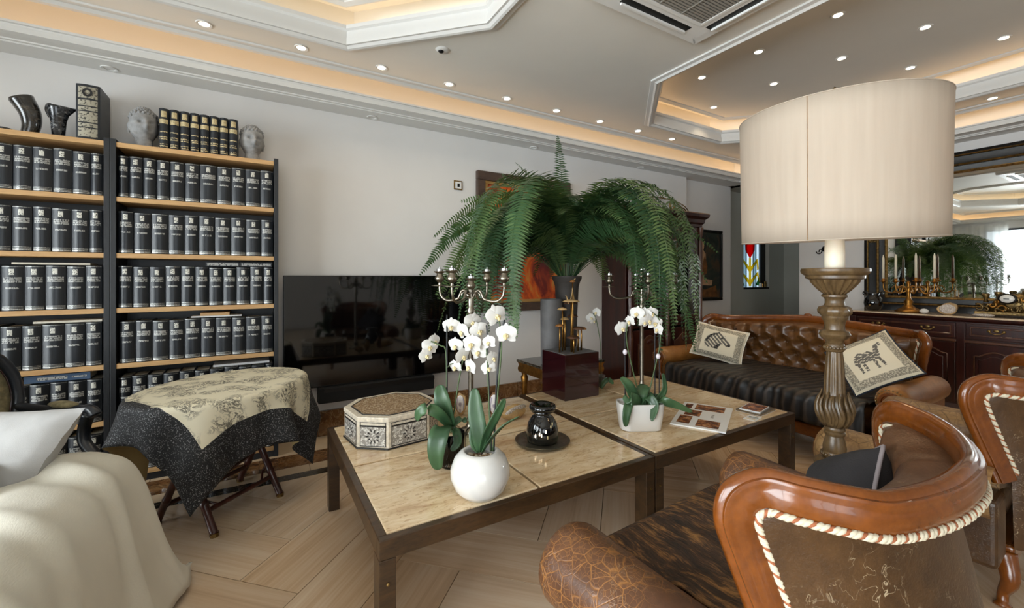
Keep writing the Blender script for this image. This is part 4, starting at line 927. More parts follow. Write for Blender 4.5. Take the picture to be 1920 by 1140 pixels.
# ------------------------------------------------------------ wooden-railed leather seats
def sub_path(pts, n): return spline(pts, n)
def frames(path):
    out = []
    for i, p in enumerate(path):
        t = (path[min(i + 1, len(path) - 1)] - path[max(i - 1, 0)]).normalized(); out.append(t)
    return out
def rail_seat(name, label, hw, depth, front, zt, crest, loc, rz, tuft=False, hide=None, seat_mat='leather_worn', group=None, arm_mats=('leather_cracked', 'leather_cracked'), zc=0.0, back='leather_back', inner='leather_inner'):
    t = thing(name, label, 'sofa' if tuft else 'armchair', loc, rz, group)
    # one half of the top rail (right side), from the arm up the wing, over and round to the back centre
    f = hw - .41
    half = [(.395 + f, -.03, .50), (.408 + f, .0, .60), (.438 + f, .04, .74), (.455 + f, .053, .81), (.446 + f, .043, zt - .03), (.412 + f, .005, zt - .002), (.385 + f, -.05, zt - .004), (.34 + f, -.105, zt - .012), (.27 + f, -depth * .72, zt - .022 + zc * .3), ((.16 + f) * .8, -depth * .93, zt - .02 + zc * .7), (.0, -depth, zt - .012 + crest + zc)]
    full = [Vector(p) for p in half] + [Vector((-p[0], p[1], p[2])) for p in half[-2::-1]]
    path = sub_path(full, 8); n = len(path); tg = frames(path)
    # outward and down directions
    OUT, DN = [], []
    for i, p in enumerate(path):
        c = Vector((p.x * .35 if abs(p.x) < .3 else math.copysign(max(0, abs(p.x) - .25), p.x), depth * .9 + .15, p.z)); o = (p - c); o.z = 0
        o = (o - tg[i] * o.dot(tg[i])).normalized(); OUT.append(o); d = tg[i].cross(o).normalized(); DN.append(-d)
    mid = Vector((0, .0, 0))
    for i in range(n):                                   # "down" must point to the inside of the panel
        ref = Vector((0, -depth * .5, .52)) - path[i]
        if tuft: ref = Vector((max(-hw + .45, min(hw - .45, path[i].x)), -depth * .5, .52)) - path[i]
        if DN[i].dot(ref) < 0: DN[i] = -DN[i]
    wb = .046
    prof = [(-.022, -.010), (-.018, -.022), (-.004, -.028), (.008, -.024), (.012, -.015), (.018, -.014), (.021, -.006), (.018, .002), (.021, .008), (.022, .03), (.019, wb), (.008, wb + .003), (-.014, wb), (-.024, .03), (-.026, .008)]
    q = B(); k = len(prof); vs_ = []
    for i in range(n): vs_ += [path[i] + OUT[i] * a + DN[i] * b for a, b in prof]
    fs = [(i * k + j, i * k + (j + 1) % k, (i + 1) * k + (j + 1) % k, (i + 1) * k + j) for i in range(n - 1) for j in range(k)] + [tuple(range(k)), tuple((n - 1) * k + j for j in range(k))]
    q._add(vs_, fs); q.build('top_rail', 'cherry', t, 50)
    if tuft:                                             # small carved crest in the middle
        q = B()
        for s_ in (-1, 0, 1): q.ell((s_ * .05, -depth, zt + crest + zc - .002 + (.018 if s_ == 0 else 0)), .035, .016, .018, 10, 6)
        q.build('crest_carving', 'cherry', t, True)
    # twisted rope under the rail, outside and inside
    def rope(off, o2, r, seg):
        P_ = [path[i] + OUT[i] * o2 + DN[i] * off for i in range(2, n - 2)]
        L = sum((P_[i + 1] - P_[i]).length for i in range(len(P_) - 1)); m = int(L / seg)
        acc = [0]
        for i in range(len(P_) - 1): acc.append(acc[-1] + (P_[i + 1] - P_[i]).length)
        res = []; j = 0
        for q_ in range(m + 1):
            d = L * q_ / m
            while j < len(acc) - 2 and acc[j + 1] < d: j += 1
            u = (d - acc[j]) / max(1e-9, acc[j + 1] - acc[j]); res.append((P_[j].lerp(P_[j + 1], u), OUT[j + 2].lerp(OUT[min(j + 3, n - 1)], u), DN[j + 2].lerp(DN[min(j + 3, n - 1)], u)))
        for s_, mt in ((0, 'rope_white'), (1, 'rope_white'), (2, 'rope_rust')):
            q = B(); q.tube([p + (o * math.cos(i * 1.05 + s_ * 2 * PI / 3) + d * math.sin(i * 1.05 + s_ * 2 * PI / 3)) * r * .5 for i, (p, o, d) in enumerate(res)], r * (.72 if s_ < 2 else .56), 5)
            q.build('rope_strand', mt, t, True)
    if not tuft: rope(wb + .004, .021, .0075, .0045)
    rope(wb + .006, -.026, .0065, .0055 if not tuft else .009)
    # back panels: patches bounded by the two wing edges, the top rail and the seat line
    iT = 42
    def patch(off_o, off_d, xb, yb, zb, dep, v0):
        def at(i):
            j = max(0, min(n - 2, int(i))); fr = i - j; return path[j].lerp(path[j + 1], fr) + OUT[j].lerp(OUT[j + 1], fr) * off_o + DN[j].lerp(DN[j + 1], fr) * off_d
        def side(v, left):
            c0 = Vector((-xb if left else xb, yb, zb)); g = (lambda i: at(n - 1 - i)) if left else at
            if v < v0: return c0.lerp(g(1), v / v0)
            return g(1 + (iT - 1) * (v - v0) / (1 - v0))
        def top_(u): return at(iT + (n - 1 - 2 * iT) * u)
        def bot(u): return Vector((xb * (1 - 2 * u), yb - dep * math.sin(PI * u) ** .6, zb))
        def S_(u, v):
            R0, L0, R1, L1 = side(0, 0), side(0, 1), side(1, 0), side(1, 1)
            return bot(u) * (1 - v) + top_(u) * v + side(v, 0) * (1 - u) + side(v, 1) * u - (R0 * (1 - u) * (1 - v) + L0 * u * (1 - v) + R1 * (1 - u) * v + L1 * u * v)
        return S_
    so = patch(.010, wb - .012, .37 + f, -.06, .24, depth * .55, .4)
    def outer(u, v):
        pt = so(u, v); d = Vector((pt.x * .6, -.5, 0)).normalized(); return tuple(pt + d * .03 * math.sin(PI * min(1, v * 1.02)) ** .8 * math.sin(PI * u) ** .35)
    B().grid(outer, 64, 24).build('outer_back', back, t, True, fix=False)
    si = patch(-.020, wb - .012, .33 + f, .03, .43, depth * .6, .22)
    TX, TZ_ = .148, .112
    def inner_f(u, v):
        v = 1 - v; pt = si(u, v); d = Vector((pt.x * .5 if not tuft else max(-.3, min(.3, (abs(pt.x) > hw - .25) * pt.x)), -.5, 0)).normalized(); edge = min(1, 8 * u, 8 * (1 - u)) * min(1, (1 - v) * 7)
        puff = .05 * max(0, math.sin(PI * min(1, .08 + v * .9))) ** .6 * edge
        if tuft:
            xx = pt.x / TX; zz = (pt.z - .47) / TZ_
            if abs(pt.x) < hw - .05:
                best = 9
                for r in (math.floor(zz), math.floor(zz) + 1):
                    sh = .5 * (r % 2); c = round(xx - sh) + sh; best = min(best, math.hypot((xx - c) * 1.05, (zz - r) * .85))
                puff += (-.05 + .075 * min(1, best / .55) ** .65) * edge
        else:
            g = min(abs(pt.x - c) for c in (-.2, .2)); puff -= .022 * math.exp(-(g / .018) ** 2) * edge
        return tuple(pt - d * puff)
    B().grid(inner_f, 240 if tuft else 96, 60 if tuft else 22).build('inner_back', 'leather_tuft' if tuft else inner, t, True, fix=False)
    if tuft:
        bm_ = B().ell((0, 0, 0), .011, .007, .011, 8, 6).mesh('button', 'leather_tuft', True)
        for r in range(0, 5):
            zz = .47 + r * TZ_
            if zz > zt - .08: continue
            sh = .5 * (r % 2)
            for c in range(-8, 9):
                x = (c + sh) * TX
                if abs(x) > hw - .12: continue
                # locate the surface
                u = .5 - x / (2 * hw) * .62; bu = min((abs(inner_f(i / 200, .5)[0] - x), i / 200) for i in range(10, 191))[1]
                vv = min((abs(inner_f(bu, j / 40)[2] - zz), j / 40) for j in range(41))[1]; p = inner_f(bu, vv); inst('button', bm_, t, (p[0], p[1] + .002, p[2]))
    # rolled arms with a scroll front
    for s_ in (-1, 1):
        xi, xo, zt_a = (.335 + f, .565 + f, .575) if not tuft else (.37 + f, .555 + f, .60)
        xc, r = (xi + xo) / 2 + .008, (.115 if not tuft else .095)
        def arm(u, v):
            y = -.02 + (front - .04 + .02) * v; a_ = 2 * PI * u; rr = r * (1 - .12 * (1 - v)); sw = 1 + .02 * math.sin(v * 9)
            if v > .93: rr *= 1 - .35 * ((v - .93) / .07) ** 2
            return (s_ * (xc + rr * 1.04 * math.cos(a_)), y, zt_a - r + rr * sw * math.sin(a_))
        B().grid(arm, 28, 26, cu=True).build('arm_roll', arm_mats[0 if s_ < 0 else 1], t, True)
        B().box(*sorted((s_ * (xi + .03), s_ * (xo - .03))), -.04, front - .09, .2, .46).build('arm_panel', back if not tuft else arm_mats[0], t, bevel=.02, seg=3)
        yf = front - .046
        B().lathe([(.001, .012), (.03, .012), (.034, .004), (.044, .004), (.048, .014), (.062, .014), (.066, 0)], 24).xf(Matrix.Translation((s_ * xc, yf, zt_a - r)) @ Matrix.Rotation(-PI / 2, 4, 'X')).build('scroll_front', 'cherry', t, 40)
        B().tube(spline([(s_ * (xc - .03), yf + .012, zt_a - r - .03), (s_ * (xc - .035), yf + .02, .36), (s_ * (xc - .06), yf + .012, .29), (s_ * (xc - .05), yf + .01, .22)], 5), [.02] * 15 + [.022], 8).build('arm_upright', 'cherry', t, True)
        q = B()
        for i in range(22): a_ = -PI * .35 + 1.7 * PI * i / 21; q.ell((s_ * xc + s_ * .079 * math.cos(a_), yf - .002, zt_a - r + .079 * math.sin(a_)), .0055, .004, .0055, 6, 4)
        tag(q.build('nail_trim', 'nail_brass', t, True), kind='stuff')
    # seat
    sw = .355 + f
    def seat(u, v):
        a_ = 2 * PI * u; ca, sa = math.cos(a_), math.sin(a_); e = .32
        x = sw * math.copysign(abs(ca) ** e, ca); y = (front - depth * .35) / 2 * math.copysign(abs(sa) ** e, sa) + (front + depth * .35) / 2 - depth * .55 + .03
        if v < .5: k = v * 2; z = .235 + .17 * k; g = 1 - .06 * (1 - k) ** 2
        else: k = (v - .5) * 2; g = 1 - .995 * k ** 1.0 if k > .12 else 1 - .12 * 0 - .0 * k; g = 1 - max(0, (k - .0)) ** 1.6 * .995; z = .405 + .05 * (1 - (1 - k) ** 2.4) + .012 * k
        cy = (front + depth * .35) / 2 - depth * .55 + .03; return (x * g, cy + (y - cy) * g, z)
    B().grid(seat, 56, 20, cu=True).build('seat_cushion', seat_mat, t, True)
    q = B(); q.box(-sw, sw, -.06, front - .02, .15, .24); q.build('seat_frame', 'cherry', t, bevel=.012, seg=3)
    for sx in (-1, 1):
        for yy in (front - .08, -.03): B().tube(spline([(sx * (sw - .02), yy, .2), (sx * (sw + .015), yy + (.02 if yy > 0 else -.02), .12), (sx * (sw - .0), yy, .05), (sx * (sw + .01), yy, .0)], 5), [.04 - .022 * min(1, i / 10) + (.01 if i > 13 else 0) for i in range(16)], 8).build('leg', 'cherry', t, True)
    return t, inner_f, seat
ch1, inn1, seat1 = rail_seat('armchair', 'nearest brown leather armchair with rope trimmed cherry wood rail and fur seat', .415, .215, .60, .892, .0, (1.286, .50, 0), math.radians(3.5), group='leather armchairs', seat_mat='leather_cracked')
ch2, inn2, seat2 = rail_seat('armchair', 'brown leather armchair behind the floor lamp, cut by the right picture edge', .415, .215, .60, .892, .0, (2.90, .515, 0), math.radians(3.5), group='leather armchairs', arm_mats=('leather_worn', 'leather_worn'))
sofa, inns, seats = rail_seat('tufted_sofa', 'brown tufted leather sofa with carved wooden rail in front of the sideboard', .85, .20, .80, .885, .012, (4.19, 2.01, 0), math.radians(90), True, arm_mats=('leather_tan', 'leather_tan'), seat_mat='leather_tuft', zc=.035)
# hides draped over the seats
def hide(name, label, mat, root, x0, x1, y0, y1, z, drop, nu=60, nv=36, amp=.006):
    def fn(u, v):
        x = x0 + (x1 - x0) * u; L = (y1 - y0) + drop; s = L * v; e = .03 * fbm(u * 5, 1.3) * (v > .5)
        if s < (y1 - y0): y = y0 + s; zz = z + .006 * fbm(x * 6, y * 6) + amp * (.5 * math.sin(y * 21 + x * 8 + 4 * fbm(y * 3, x)) + .5 * fbm(x * 9, y * 9)) - .016 * max(abs(2 * u - 1) ** 8, (1 - v) ** 10)
        else:
            d = (s - (y1 - y0)); r = .05
            if d < r * PI / 2: y = y1 + r * math.sin(d / r); zz = z - r * (1 - math.cos(d / r))
            else: y = y1 + r + .012 * math.sin(x * 26 + 3 * fbm(x * 2, 0)); zz = z - r - (d - r * PI / 2) + .03 * fbm(x * 4, 2)
        return Vector((x, y, zz))
    q = B().grid(fn, nu, nv); o = q.build(name, mat, None, True, fix=False); m = o.modifiers.new('thickness', 'SOLIDIFY'); m.thickness = .006; m.offset = 1
    o.location = root.location; o.rotation_euler = root.rotation_euler; tag(o, label, 'hide'); return o
hide('fur_hide', 'dark brindle fur hide laid on the nearest armchair seat', 'fur_brindle', ch1, -.31, .31, -.12, .50, .482, .035, amp=.016)
hide('zebra_hide', 'dark striped hide draped over the seat of the tufted sofa', 'zebra_hide', sofa, -.79, .79, -.1, .755, .474, .25, 120, 40)
# ------------------------------------------------------------ cushions
def inside(p, poly):
    r = False
    for i in range(len(poly)):
        (x0, y0), (x1, y1) = poly[i - 1], poly[i]
        if (y0 > p[1]) != (y1 > p[1]) and p[0] < (x1 - x0) * (p[1] - y0) / (y1 - y0) + x0: r = not r
    return r
def cushion(name, label, mats, sx, sy, th, loc, rot, pipe=None, puff=.6, motif=None):
    t = thing(name, label, 'cushion', loc); t.rotation_euler = rot
    me = None
    for s_ in (1, -1):
        def fn(u, v):
            a, b = 2 * u - 1, 2 * v - 1; e = (1 - a ** 4) * (1 - b ** 4); k = max(0, e) ** puff
            pin = 1 - .07 * (1 - b * b) * abs(a) ** 3 ; pin2 = 1 - .07 * (1 - a * a) * abs(b) ** 3
            return (a * sx * pin, b * sy * pin2, s_ * th * k + .004 * fbm(a * 3, b * 3, s_))
        if motif and s_ > 0:
            for polys, mt, test in motif:
                q = B(); K = 84; idx = {}
                def vid(i, j):
                    if (i, j) not in idx: p = fn(i / K, j / K); idx[(i, j)] = len(q.v); q.v.append((p[0], p[1], p[2] + .0012))
                    return idx[(i, j)]
                for j in range(K):
                    for i in range(K):
                        u, v = (i + .5) / K, (j + .5) / K
                        if any(inside((u, v), po) for po in polys) and test(u, v): q.f.append((vid(i, j), vid(i + 1, j), vid(i + 1, j + 1), vid(i, j + 1))); q.m.append(0)
                tag(q.build('printed_motif', mt, t, True, fix=False), kind='stuff')
        q = B().grid(fn, 22, 22, flip=s_ < 0); o = q.build('front' if s_ > 0 else 'back', mats[0 if s_ > 0 else 1], t, True, fix=False)
        uv = o.data.uv_layers.new(name='UVMap')
        for li, l in enumerate(o.data.loops): vi = l.vertex_index; uv.data[li].uv = ((vi % 23) / 22, (vi // 23) / 22)
    if pipe:
        n = 22; e = [(2 * i / n - 1, -1) for i in range(n)] + [(1, 2 * i / n - 1) for i in range(n)] + [(1 - 2 * i / n, 1) for i in range(n)] + [(-1, 1 - 2 * i / n) for i in range(n)]
        B().tube([(a * sx * (1 - .07 * (1 - b * b) * abs(a) ** 3), b * sy * (1 - .07 * (1 - a * a) * abs(b) ** 3), 0) for a, b in e], .006, 6, closed=True).build('piping', pipe, t, True)
    return t
def face(nrm, upv):                                     # rotation with local z on nrm, local y near upv
    z = Vector(nrm).normalized(); x = Vector(upv).cross(z).normalized(); y = z.cross(x); return Matrix((x, y, z)).transposed().to_euler()
HEAD = [([[(.27, .30), (.24, .46), (.28, .62), (.38, .74), (.45, .77), (.47, .84), (.51, .77), (.60, .71), (.69, .60), (.74, .50), (.72, .43), (.64, .43), (.56, .47), (.53, .38), (.52, .30)]], 'print_grey', lambda u, v: math.sin(70 * u + 60 * v) < .3),
        ([[(.24, .46), (.28, .62), (.38, .74), (.45, .77), (.46, .73), (.36, .66), (.31, .55), (.29, .44)], [(.66, .44), (.73, .44), (.74, .5), (.68, .5)], [(.54, .62), (.58, .62), (.58, .66), (.54, .66)], [(.42, .30), (.52, .30), (.56, .47), (.5, .44)]], 'print_dark', lambda u, v: True)]
BEAST = [([[(.26, .44), (.30, .60), (.40, .66), (.46, .62), (.54, .64), (.60, .58), (.66, .70), (.76, .74), (.78, .69), (.70, .64), (.66, .50), (.60, .44)], [(.28, .45), (.33, .45), (.32, .26), (.28, .26)], [(.36, .45), (.40, .45), (.40, .28), (.36, .28)], [(.52, .46), (.57, .46), (.56, .27), (.52, .27)], [(.60, .47), (.64, .50), (.66, .28), (.62, .28)]], 'print_grey', lambda u, v: math.sin(60 * u + 5 * math.sin(40 * v)) * math.sin(55 * v) < .45)]
cushion('printed_cushion', 'cream cushion printed with an animal head at the left end of the sofa', ('cushion_head', 'navy_cloth'), .235, .165, .055, (3.87, 2.56, .655), face((-.92, -.42, .34), (.15, -.14, 1)), 'paper', motif=HEAD)
cushion('printed_cushion', 'tilted cream cushion printed with a standing animal at the right end of the sofa', ('cushion_animal', 'navy_cloth'), .205, .205, .05, (3.72, 1.30, .70), face((-.80, -.05, .66), (.45, .75, .75)), 'navy_cloth', motif=BEAST)
cushion('dark_cushion', 'black cushion with grey piping leaning inside the nearest armchair', ('dark_cushion', 'dark_cushion'), .17, .17, .085, (1.515, .60, .60), face((-.55, .75, .35), (.6, .2, .9)), 'grey_piping')
# ------------------------------------------------------------ floor lamp
def lz(cy): return 1.3 - ((430 + cy / 2.28) - 520) * .0022375
t = thing('floor_lamp', 'carved wooden floor lamp with a big pale drum shade', 'lamp', (2.077, .85, 0))
def seg(name, prof, n=28, mt='lamp_wood', **kw): return B().lathe([(r, z) for r, z in prof], n, **kw).build(name, mt, t, 45)
seg('base', [(.001, 0.03), (.10, .03), (.115, .045), (.11, .06), (.06, .08), (.05, .11), (.062, .13), (.05, .155), (.036, .19), (.036, lz(1130))])
for k in range(3):
    a = 2 * PI * k / 3 + .5
    B().tube(spline([(.06 * math.cos(a), .06 * math.sin(a), .07), (.12 * math.cos(a), .12 * math.sin(a), .065), (.165 * math.cos(a), .165 * math.sin(a), .03), (.17 * math.cos(a), .17 * math.sin(a), .016)], 5), [.022] * 10 + [.017] * 6, 8).build('foot', 'lamp_wood', t, True)
seg('leaf_knop', [(.036, lz(1130)), (.05, lz(1100)), (.058, lz(1070)), (.05, lz(1045)), (.042, lz(1032))], 36, flute=9, fl=(lz(1128), lz(1034)), amp=.1)
seg('lower_torus', [(.042, lz(1032)), (.062, lz(1024)), (.073, lz(1005)), (.07, lz(990)), (.055, lz(978)), (.046, lz(974))])
q = B().lathe([(.04, lz(974)), (.044, lz(966)), (.044, lz(950)), (.04, lz(944))], 24)
for i in range(22): a = 2 * PI * i / 22; q.ell((.045 * math.cos(a), .045 * math.sin(a), lz(958)), .006, .006, .007, 6, 4)
q.build('bead_ring', 'lamp_wood', t, True)
seg('short_neck', [(.04, lz(944)), (.042, lz(930)), (.036, lz(900)), (.031, lz(880)), (.036, lz(876)), (.038, lz(866)), (.033, lz(860)), (.037, lz(854)), (.036, lz(848)), (.034, lz(842))])
q = B().lathe([(.034, lz(842)), (.05, lz(825)), (.060, lz(795)), (.060, lz(770)), (.050, lz(730)), (.040, lz(705))], 48, flute=8, fl=(lz(840), lz(710)), amp=.07)
for i in range(16):
    a = 2 * PI * i / 16; up = .0 if i % 2 else .012
    q.tube([((.040 + .024 * math.sin(PI * s / 6 * .9)) * math.cos(a + .12 * math.sin(s)), (.040 + .024 * math.sin(PI * s / 6 * .9)) * math.sin(a + .12 * math.sin(s)), lz(838) + (lz(704) - lz(838)) * s / 6 + up * (s == 6)) for s in range(7)], [.004, .007, .008, .008, .007, .006, .003], 6)
q.build('acanthus_bulb', 'lamp_wood', t, True)
seg('shaft', [(.039, lz(705)), (.036, lz(690)), (.0345, lz(640)), (.030, lz(560)), (.028, lz(522))], 96, flute=12, fl=(lz(700), lz(530)), amp=.06)
q = B().lathe([(.029, lz(522)), (.034, lz(516)), (.035, lz(500)), (.033, lz(488)), (.03, lz(484))], 24)
for i in range(18): a = 2 * PI * i / 18; q.ell((.035 * math.cos(a), .035 * math.sin(a), lz(504)), .006, .006, .008, 6, 4)
q.build('bead_ring', 'lamp_wood', t, True)
seg('upper_rings', [(.03, lz(484)), (.034, lz(470)), (.048, lz(462)), (.055, lz(448)), (.05, lz(436)), (.036, lz(428)), (.035, lz(410)), (.039, lz(390)), (.045, lz(382)), (.046, lz(370))])
seg('carved_knob', [(.046, lz(370)), (.055, lz(358)), (.057, lz(345)), (.052, lz(332)), (.038, lz(325))], 36, flute=10, fl=(lz(368), lz(328)), amp=.07)
seg('upper_neck', [(.038, lz(325)), (.034, lz(315)), (.034, lz(300)), (.038, lz(292)), (.046, lz(288)), (.046, lz(280)), (.04, lz(276))])
seg('fluted_cup', [(.04, lz(276)), (.052, lz(262)), (.066, lz(245)), (.08, lz(225)), (.088, lz(214))], 144, flute=18, fl=(lz(272), lz(216)), amp=.07)
seg('cup_rim', [(.09, lz(214)), (.102, lz(210)), (.103, lz(198)), (.11, lz(194)), (.118, lz(186)), (.120, lz(176)), (.118, lz(167)), (.08, lz(165)), (.001, lz(165))])
seg('candle_tube', [(.036, lz(165) + .0005), (.036, lz(110)), (.034, lz(50)), (.035, 1.56), (.012, 1.565)], 24, 'candle_wax')
seg('lamp_holder', [(.014, 1.565), (.014, 1.6), (.006, 1.605), (.006, 2.04), (.012, 2.05), (.016, 2.07), (.01, 2.09), (.001, 2.1)], 12, 'old_brass')
bl = B().ell((.0, 0, 1.66), .03, .03, .045, 12, 8); bl.build('bulb', 'spot_glow', t, True)
SR, S0, S1 = .346, 1.456, 1.982
q = B().grid(lambda u, v: ((SR + .004 * v) * math.cos(2 * PI * u), (SR + .004 * v) * math.sin(2 * PI * u), S0 + (S1 - S0) * v), 96, 6, cu=True)
sh = q.build('lamp_shade', 'lampshade', t, True); q = None; md = sh.modifiers.new('thickness', 'SOLIDIFY'); md.thickness = .003; md.offset = -1
for z, r in ((S0, SR), (S1, SR + .004)): B().tube([(r * math.cos(2 * PI * i / 64), r * math.sin(2 * PI * i / 64), z) for i in range(64)], .0022, 6, closed=True).build('shade_rim', 'lampshade', sh, True)
a = math.radians(189); B().tube([((SR + .002) * math.cos(a), (SR + .002) * math.sin(a), S0), ((SR + .005) * math.cos(a), (SR + .005) * math.sin(a), S1)], .0012, 5).build('shade_seam', 'leather_worn', sh)
q = B()
for k in range(3): a = 2 * PI * k / 3; q.tube([(.006 * math.cos(a), .006 * math.sin(a), S1 - .02), (SR * math.cos(a), SR * math.sin(a), S1 - .005)], .003, 5)
q.build('shade_spider', 'old_brass', sh)
ax_ = Vector((-.38, .92, 0)).normalized(); c_ = Vector((0, 0, (S0 + S1) / 2)); sh.matrix_local = Matrix.Translation(c_) @ Matrix.Rotation(math.radians(-3.3), 4, ax_) @ Matrix.Translation(-c_)
pl_ = bpy.data.lights.new('lamp_bulb_light', 'POINT'); pl_.energy = 3.0; pl_.color = (1, .62, .3); pl_.shadow_soft_size = .04; po = bpy.data.objects.new('lamp_bulb_light', pl_); COL.objects.link(po); po.parent = t; po.location = (0, 0, 1.72)
# ------------------------------------------------------------ sideboard
SX, SYL, SYR, SZ = 5.69, 2.18, -.42, .935
t = thing('sideboard', 'long dark carved sideboard with drawers and arched doors under the mirror', 'sideboard', (SX, (SYL + SYR) / 2, 0)); yh = (SYL - SYR) / 2
B().box(.0, .395, -yh, yh, .09, SZ - .03).build('carcass', 'mahogany', t, bevel=.003)
B().mould([(0, -yh), (.395, -yh), (.395, yh), (0, yh)], [(.02, 0), (-.02, 0), (-.025, .05), (-.01, .075), (0, .1)]).build('base_moulding', 'mahogany', t, 30)
q = B().mould([(0, -yh), (.395, -yh), (.395, yh), (0, yh)], [(.1, SZ - .06), (-.005, SZ - .055), (-.015, SZ - .045), (-.03, SZ - .035), (-.032, SZ - .02), (-.03, SZ - .0165), (.1, SZ - .0165)]); q.build('top_moulding', 'mahogany', t, 30)
B().box(-.04, .40, -yh - .035, yh + .035, SZ - .016, SZ).build('stone_top', 'beige_marble', t, bevel=.006)
sec = (2 * yh - .06) / 3
for i in range(4): B().box(-.012, 0, -yh + i * sec, -yh + i * sec + .06, .1, SZ - .06).build('stile', 'mahogany', t, bevel=.004)
for i in range(3):
    a = -yh + .065 + i * sec; b = a + sec - .07
    dr = B().box(-.014, 0, a, b, .73, SZ - .065).build('drawer', 'mahogany', t, bevel=.005)
    q = B(); q.mould([(a + .025, .755), (b - .025, .755), (b - .025, SZ - .09), (a + .025, SZ - .09)], [(0, -.014), (.004, -.02), (.012, -.02), (.016, -.014)]); q.v = [(z, x, y) for x, y, z in q.v]; q.build('drawer_bead', 'mahogany_light', dr, 40)
    for fr in (.25, .75):
        y = a + (b - a) * fr; q = B(); q.tube(spline([(-.02, y - .045, .81), (-.035, y - .03, .795), (-.038, y, .788), (-.035, y + .03, .795), (-.02, y + .045, .81)], 4), .005, 6)
        for s_ in (-1, 1): q.ell((-.018, y + s_ * .045, .812), .008, .014, .012, 8, 6)
        q.ell((-.016, y, .815), .004, .02, .014, 10, 6); q.build('handle', 'old_brass', dr, True)
    B().box(-.02, 0, a - .01, b + .01, .69, .715).build('rail_moulding', 'mahogany_light', t, bevel=.006)
    mid = (a + b) / 2
    for k, (ya, yb) in enumerate(((a, mid - .003), (mid + .003, b))):
        dd = B().box(-.012, 0, ya, yb, .115, .685).build('door', 'mahogany', t, bevel=.004)
        n = 16; top = []
        for j in range(n + 1):
            u = j / n; s = u if k == 1 else 1 - u      # arch rises towards the outer stile of each pair
            top.append((yb - .055 - (yb - ya - .11) * u, .60 - .07 * smooth01(1 - ((1 - u) if k == 0 else u)) if False else .535 + .085 * math.sin(PI * min(1, max(0, (u if k == 0 else 1 - u) * 1.15)) ** 1.0 * .85)))
        outl = [(ya + .055, .18), (yb - .055, .18)] + top
        q = B().tube([(-.014, y, z) for y, z in outl], .008, 6, closed=True); q.build('door_bead', 'mahogany_light', dd, True)
        cy_ = (ya + yb) / 2; inn = [(cy_ + (y - cy_) * .82, .37 + (z - .37) * .86) for y, z in outl]
        B().prism(inn, -.02, -.008, 'x').build('raised_panel', 'mahogany', dd, bevel=.006)
        B().ell((-.016, yb - .035 if k == 0 else ya + .035, .60), .008, .03, .02, 12, 8).build('knob_plate', 'old_brass', dd, True)
# ------------------------------------------------------------ mirror
MY0, MY1, MZ0, MZ1, FW = -.35, 2.205, .88, 2.575, .215
t = thing('wall_mirror', 'huge mirror in a dark and gilt moulded frame above the sideboard', 'mirror', (6.149, (MY0 + MY1) / 2, MZ0)); yw = (MY1 - MY0) / 2; hh = MZ1 - MZ0
B().box(-.012, 0, -yw + FW - .02, yw - FW + .02, FW - .02, hh - FW + .02).build('glass', 'mirror_glass', t)
path = [(-yw, 0), (yw, 0), (yw, hh), (-yw, hh)]
for nm, mt, pr in (('outer_moulding', 'frame_black', [(0, 0), (0, -.03), (.012, -.042), (.03, -.045)]), ('outer_gilt_bead', 'old_brass', [(.03, -.03), (.03, -.047), (.036, -.052), (.043, -.047), (.046, -.036)]), ('frame_field', 'frame_black', [(.046, -.03), (.05, -.036), (.07, -.033), (.1, -.03), (.12, -.034)]),
                   ('middle_gilt_bead', 'old_brass', [(.12, -.02), (.12, -.04), (.128, -.046), (.136, -.04), (.14, -.03)]), ('inner_field', 'frame_black', [(.14, -.02), (.145, -.03), (.16, -.026), (.19, -.022)]), ('inner_gilt_bead', 'old_brass', [(.19, -.012), (.19, -.026), (.198, -.03), (.21, -.022), (.215, -.0125)])):
    q = B().mould(path, pr); q.v = [(z, x, y) for x, y, z in q.v]; q.build(nm, mt, t, 40)
for y, z in ((yw - .083, hh - .083), (-yw + .083, hh - .083), (yw - .083, .083), (-yw + .083, .083), (0, hh - .083), (.62, hh - .083), (-.62, hh - .083), (yw - .083, hh / 2)):
    q = B()
    for k in range(6): a = 2 * PI * k / 6; q.ell((-.038, y + .03 * math.cos(a), z + .018 * math.sin(a)), .006, .022, .012, 8, 5)
    q.ell((-.04, y, z), .008, .014, .014, 8, 6); q.build('carved_flower', 'ornament', t, True)
# ------------------------------------------------------------ things on the sideboard
ZS = SZ + .0005
t = thing('black_jar', 'shiny black two-eared jar at the left end of the sideboard', 'jar', (5.86, 2.03, ZS))
B().lathe([(.05, 0), (.075, .03), (.085, .08), (.078, .13), (.055, .16), (.048, .175), (.06, .19), (.05, .195)], 24).build('body', 'black_glaze', t, True)
for s_ in (-1, 1): B().tube(spline([(0, s_ * .05, .16), (0, s_ * .085, .175), (0, s_ * .085, .2), (0, s_ * .05, .2)], 5), .009, 8).build('ear', 'black_glaze', t, True)
B().ell((-.085, 0, .06), .012, .012, .012, 8, 6).build('relief', 'old_brass', t, True)
t = thing('gilt_candelabra', 'gilt five-light candelabra with tall white candles on the sideboard', 'candelabra', (5.86, 1.73, ZS))
q = B().lathe([(.001, 0), (.1, 0), (.105, .012), (.08, .03), (.05, .05), (.03, .08), (.04, .11), (.02, .14), (.016, .2), (.026, .24), (.014, .28), (.02, .31), (.001, .33)], 18, flute=6, fl=(.005, .05), amp=.12)
q.build('stem', 'gilt', t, True)
